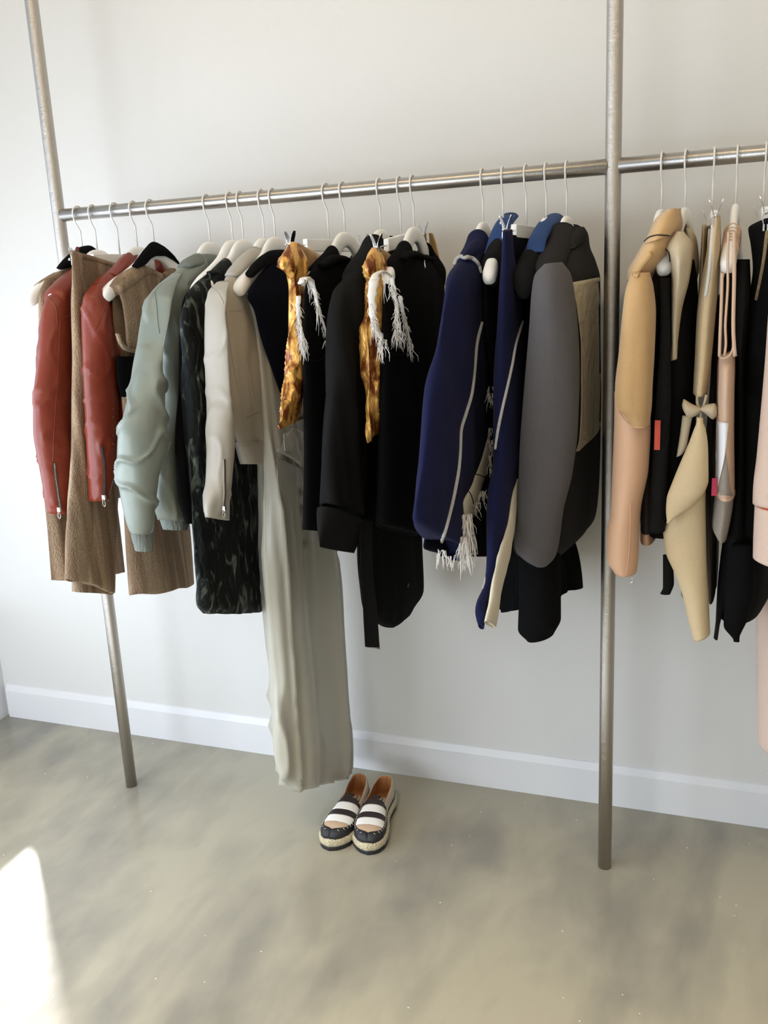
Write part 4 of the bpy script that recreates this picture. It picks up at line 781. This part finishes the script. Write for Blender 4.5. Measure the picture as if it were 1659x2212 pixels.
# ------------------------------------------------------------------ espadrilles
def espadrille(toe, heel, side, label):
    T = atZ(*toe, 0.0)[:2]; H = atZ(*heel, 0.0)[:2]; ax = (T - H); Ls = np.linalg.norm(ax); ax /= Ls; sx = np.array([-ax[1], ax[0]])
    t = thing('espadrille_shoe', label, 'shoe', (*(T + H) / 2, 0), 'pair of striped espadrilles')
    def Wp(u, v, z): p = H + ax * u * Ls + sx * v * side; return [p[0], p[1], z]
    def half(u, s):                                    # outline half width, inner/outer slightly different
        k = np.interp(u, [0, .03, .08, .18, .35, .5, .65, .78, .88, .95, .985, 1], [0, .018, .027, .0335, .035, .0375, .043, .045, .0405, .029, .016, 0])
        return k * (1.04 if s > 0 else .97) - (.004 * math.exp(-((u - .42) / .14) ** 2) if s < 0 else 0)
    def ctr(u): return .006 * math.sin(u * math.pi) - .006 * u * u
    us = (1 - np.cos(np.linspace(0, math.pi, 46))) / 2
    def ring(grow, z, zf=None):
        P = []
        for s, seq in ((1, us), (-1, us[::-1][1:-1])):
            for u in seq:
                hw = half(u, s); g_ = grow if 0 < u < 1 else 0
                uu = u + (grow / Ls) * (2 * u - 1) * (1 - min(1, hw / .03)); v = ctr(u) + s * (hw + grow * min(1, hw / .02))
                P.append(Wp(uu, v, z if zf is None else zf(u)))
        return P
    def stack(name, rings, m, par, cap=True, label=None):
        K = len(rings[0]); V = [p for r in rings for p in r]; Fc = [[i * K + j, i * K + (j + 1) % K, (i + 1) * K + (j + 1) % K, (i + 1) * K + j] for i in range(len(rings) - 1) for j in range(K)]
        if cap: Fc += [list(range(K))[::-1], [(len(rings) - 1) * K + j for j in range(K)]]
        if side < 0: Fc = [f[::-1] for f in Fc]
        return mesh(name, V, Fc, m, par, label=label)
    stack('rubber_sole', [ring(.002, .0), ring(.004, .002), ring(.004, .012), ring(.002, .014)], M['sole'], t, label='black rubber sole')
    stack('rope_trim', [ring(.002, .012), ring(.0055, .015), ring(.0065, .022), ring(.0055, .029), ring(.002, .033), ring(-.004, .034)], M['rope'], t, label='cream braided rope trim')
    Z0 = .033
    def hv(u): return Z0 + np.interp(u, [.40, .5, .62, .75, .87, .95, 1.0], [.052, .048, .040, .032, .026, .018, .004])    # vamp height
    def section(u, k, n, lift=0, inset=0):            # arch across at u, k in -1..1
        a = k * math.pi / 2; s = 1 if k > 0 else -1; hw = max(half(u, s) - .001 - inset, .0005)
        return Wp(u, ctr(u) + math.copysign(abs(math.sin(a)) ** .85, a) * hw, Z0 + (hv(u) - Z0 + lift) * max(math.cos(a), 0) ** .62)
    def strip(name, u0, u1, m, lift=0, kk=1.0, n=10, curve=.0, label=None):
        V = []; K = 33
        for layer in (lift, lift - .0022):
            for i in range(n + 1):
                for j in range(K):
                    k = -kk + 2 * kk * j / (K - 1); u = u0 + (u1 - u0) * i / n; u = u + curve * (1 - k * k); u = min(u, .995)
                    V.append(section(u, k, K, layer))
        B = (n + 1) * K; Fc = []
        for i in range(n):
            for j in range(K - 1):
                q = [i * K + j, i * K + j + 1, (i + 1) * K + j + 1, (i + 1) * K + j]; Fc += [q, [x + B for x in q[::-1]]]
        for i in range(n): Fc += [[i * K, (i + 1) * K, (i + 1) * K + B, i * K + B], [i * K + K - 1 + B, (i + 1) * K + K - 1 + B, (i + 1) * K + K - 1, i * K + K - 1]]
        for j in range(K - 1): Fc += [[j + B, j + 1 + B, j + 1, j], [n * K + j, n * K + j + 1, n * K + j + 1 + B, n * K + j + B]]
        if side < 0: Fc = [f[::-1] for f in Fc]
        return mesh(name, V, Fc, m, t, label=label)
    c_ = .025
    strip('vamp_band', .455, .525, M['vamp'], .0005, .97, curve=c_, label='dark brown top band')
    strip('vamp_stripe', .525, .625, M['vampw'], 0, .9, curve=c_, label='white stripe')
    strip('vamp_stripe', .625, .70, M['vamp'], 0, .9, curve=c_, label='dark brown stripe')
    strip('vamp_stripe', .70, .80, M['vampw'], 0, .9, curve=c_, label='white stripe')
    strip('toe_patch', .80, .92, M['toe'], 0, .8, curve=.02, label='beige toe patch')
    # black guard around the lower edge, front half
    def guard():
        V = []; seq = [(1, u) for u in np.linspace(.50, .985, 34)] + [(-1, u) for u in np.linspace(.985, .50, 34)]; m_ = 8
        for lay in (.0015, -.001):
            for s, u in seq:
                for j in range(m_):
                    f = j / (m_ - 1); kmin = np.interp(u, [.5, .6, .8, .87, .90, .92], [.80, .76, .68, .52, .28, 0.0]); k = s * (1 - (1 - kmin) * f); V.append(section(u, k, 0, lay, -lay))
        R_ = len(seq); B = R_ * m_; Fc = []
        for i in range(R_ - 1):
            for j in range(m_ - 1):
                q = [i * m_ + j, (i + 1) * m_ + j, (i + 1) * m_ + j + 1, i * m_ + j + 1]; Fc += [q, [x + B for x in q[::-1]]]
            Fc.append([i * m_ + m_ - 1, (i + 1) * m_ + m_ - 1, (i + 1) * m_ + m_ - 1 + B, i * m_ + m_ - 1 + B])
        return mesh('toe_guard', V, Fc, M['sole'], t, label='black toe guard')
    guard()
    # heel quarters: wall round the back, with lining
    def wall(name, inset, m, h0, h1, lab=None, u1=.50):
        V = []; seq = [(1, u) for u in (u1 * (1 - np.cos(np.linspace(0, math.pi / 2, 30)))[::-1])] + [(-1, u) for u in (u1 * (1 - np.cos(np.linspace(0, math.pi / 2, 30))))][1:]; m_ = 9
        for lay in (0, .0016):
            for s, u in seq:
                top = Z0 + np.interp(u, [0, .06, .2, .35, .5], [.052, .051, .041, .034, .036])
                for j in range(m_):
                    f = h0 + (h1 - h0) * j / (m_ - 1); z = Z0 - .002 + (top - Z0 + .002) * f; hw = half(u, s) - .001 - inset - lay; lean = .004 * f * f + (.003 * math.sin(f * math.pi) * -1)
                    du = (inset + lay + .004 * f) / Ls * max(0, 1 - u / .06); V.append(Wp(u + du, ctr(u) + s * max(hw - lean, 0), z))
        R_ = len(seq); B = R_ * m_; Fc = []
        for i in range(R_ - 1):
            for j in range(m_ - 1):
                q = [i * m_ + j, (i + 1) * m_ + j, (i + 1) * m_ + j + 1, i * m_ + j + 1]; Fc += [q, [x + B for x in q[::-1]]]
            Fc.append([i * m_ + m_ - 1, (i + 1) * m_ + m_ - 1, (i + 1) * m_ + m_ - 1 + B, i * m_ + m_ - 1 + B])
        return mesh(name, V, Fc, m, t, label=lab)
    wall('heel_quarter', 0, M['canvas'], 0, 1, 'beige canvas quarter')
    wall('quarter_lining', .0022, M['tanl'], 0, .985, 'tan leather lining')
    wall('lower_binding', -.0014, M['sole'], 0, .30, 'black stitched binding')
    stack('insole', [[[p[0], p[1], Z0 - .001] for p in ring(-.004, 0)], [[p[0], p[1], Z0 + .002] for p in ring(-.005, 0)]], M['tanl'], t)
    V = [Wp(.30 + a * .12, ctr(.3) + b_ * .010, Z0 + .0026) for a in (-1, 1) for b_ in (-1, 1)]; V += [[p[0], p[1], p[2] - .0008] for p in V]
    mesh('insole_label', V, [[0, 1, 3, 2], [4, 6, 7, 5], [0, 4, 5, 1], [1, 5, 7, 3], [3, 7, 6, 2], [2, 6, 4, 0]], M['canvas'], t, smooth=False)
    ml = MB()
    for k in range(9):                                 # little printed glyph marks on the insole label
        u = .20 + k * .024; ml.box((-.0016, -.003, 0), (.0016, .003, .0004), None, Wp(u, ctr(.3), Z0 + .0027))
    ml.build('label_print', M['vamp'], t, smooth=False)
    V = [Wp(u, ctr(.4) + b_ * .010, z) for u, z in ((.47, .083), (.40, .079), (.395, .072)) for b_ in (-1, 1)]; V2 = [[p[0], p[1], p[2] - .0015] for p in V]
    mesh('pull_tab', V + V2, [[0, 1, 3, 2], [2, 3, 5, 4], [6, 8, 9, 7], [8, 10, 11, 9], [0, 2, 8, 6], [2, 4, 10, 8], [1, 7, 9, 3], [3, 9, 11, 5], [4, 5, 11, 10], [0, 6, 7, 1]], M['sole'], t)
    stt = MB()
    for s in (1, -1):
        for u in np.linspace(.08, .93, 24):
            if u < .5:
                hw = half(u, s); stt.tube([Wp(u, ctr(u) + s * (hw + .0012), Z0 + .002), Wp(u + .006, ctr(u) + s * (hw + .0008), Z0 + .011)], .0006, 5)
            else:
                k0 = np.interp(u, [.5, .6, .8, .88, .93], [.80, .76, .68, .55, .3]); stt.tube([section(u, s * (k0 + .12), 0, .0022, -.002), section(u - .004, s * (k0 - .02), 0, .0026, -.002)], .0007, 5)
    stt.build('stitching', M['thread'], t, label='pale blanket stitching')
espadrille((716, 1838), (783, 1722), 1, 'left striped espadrille shoe, nearer the hem of the silk jumpsuit')
espadrille((790, 1846), (840, 1727), -1, 'right striped espadrille shoe, farther from the silk jumpsuit')
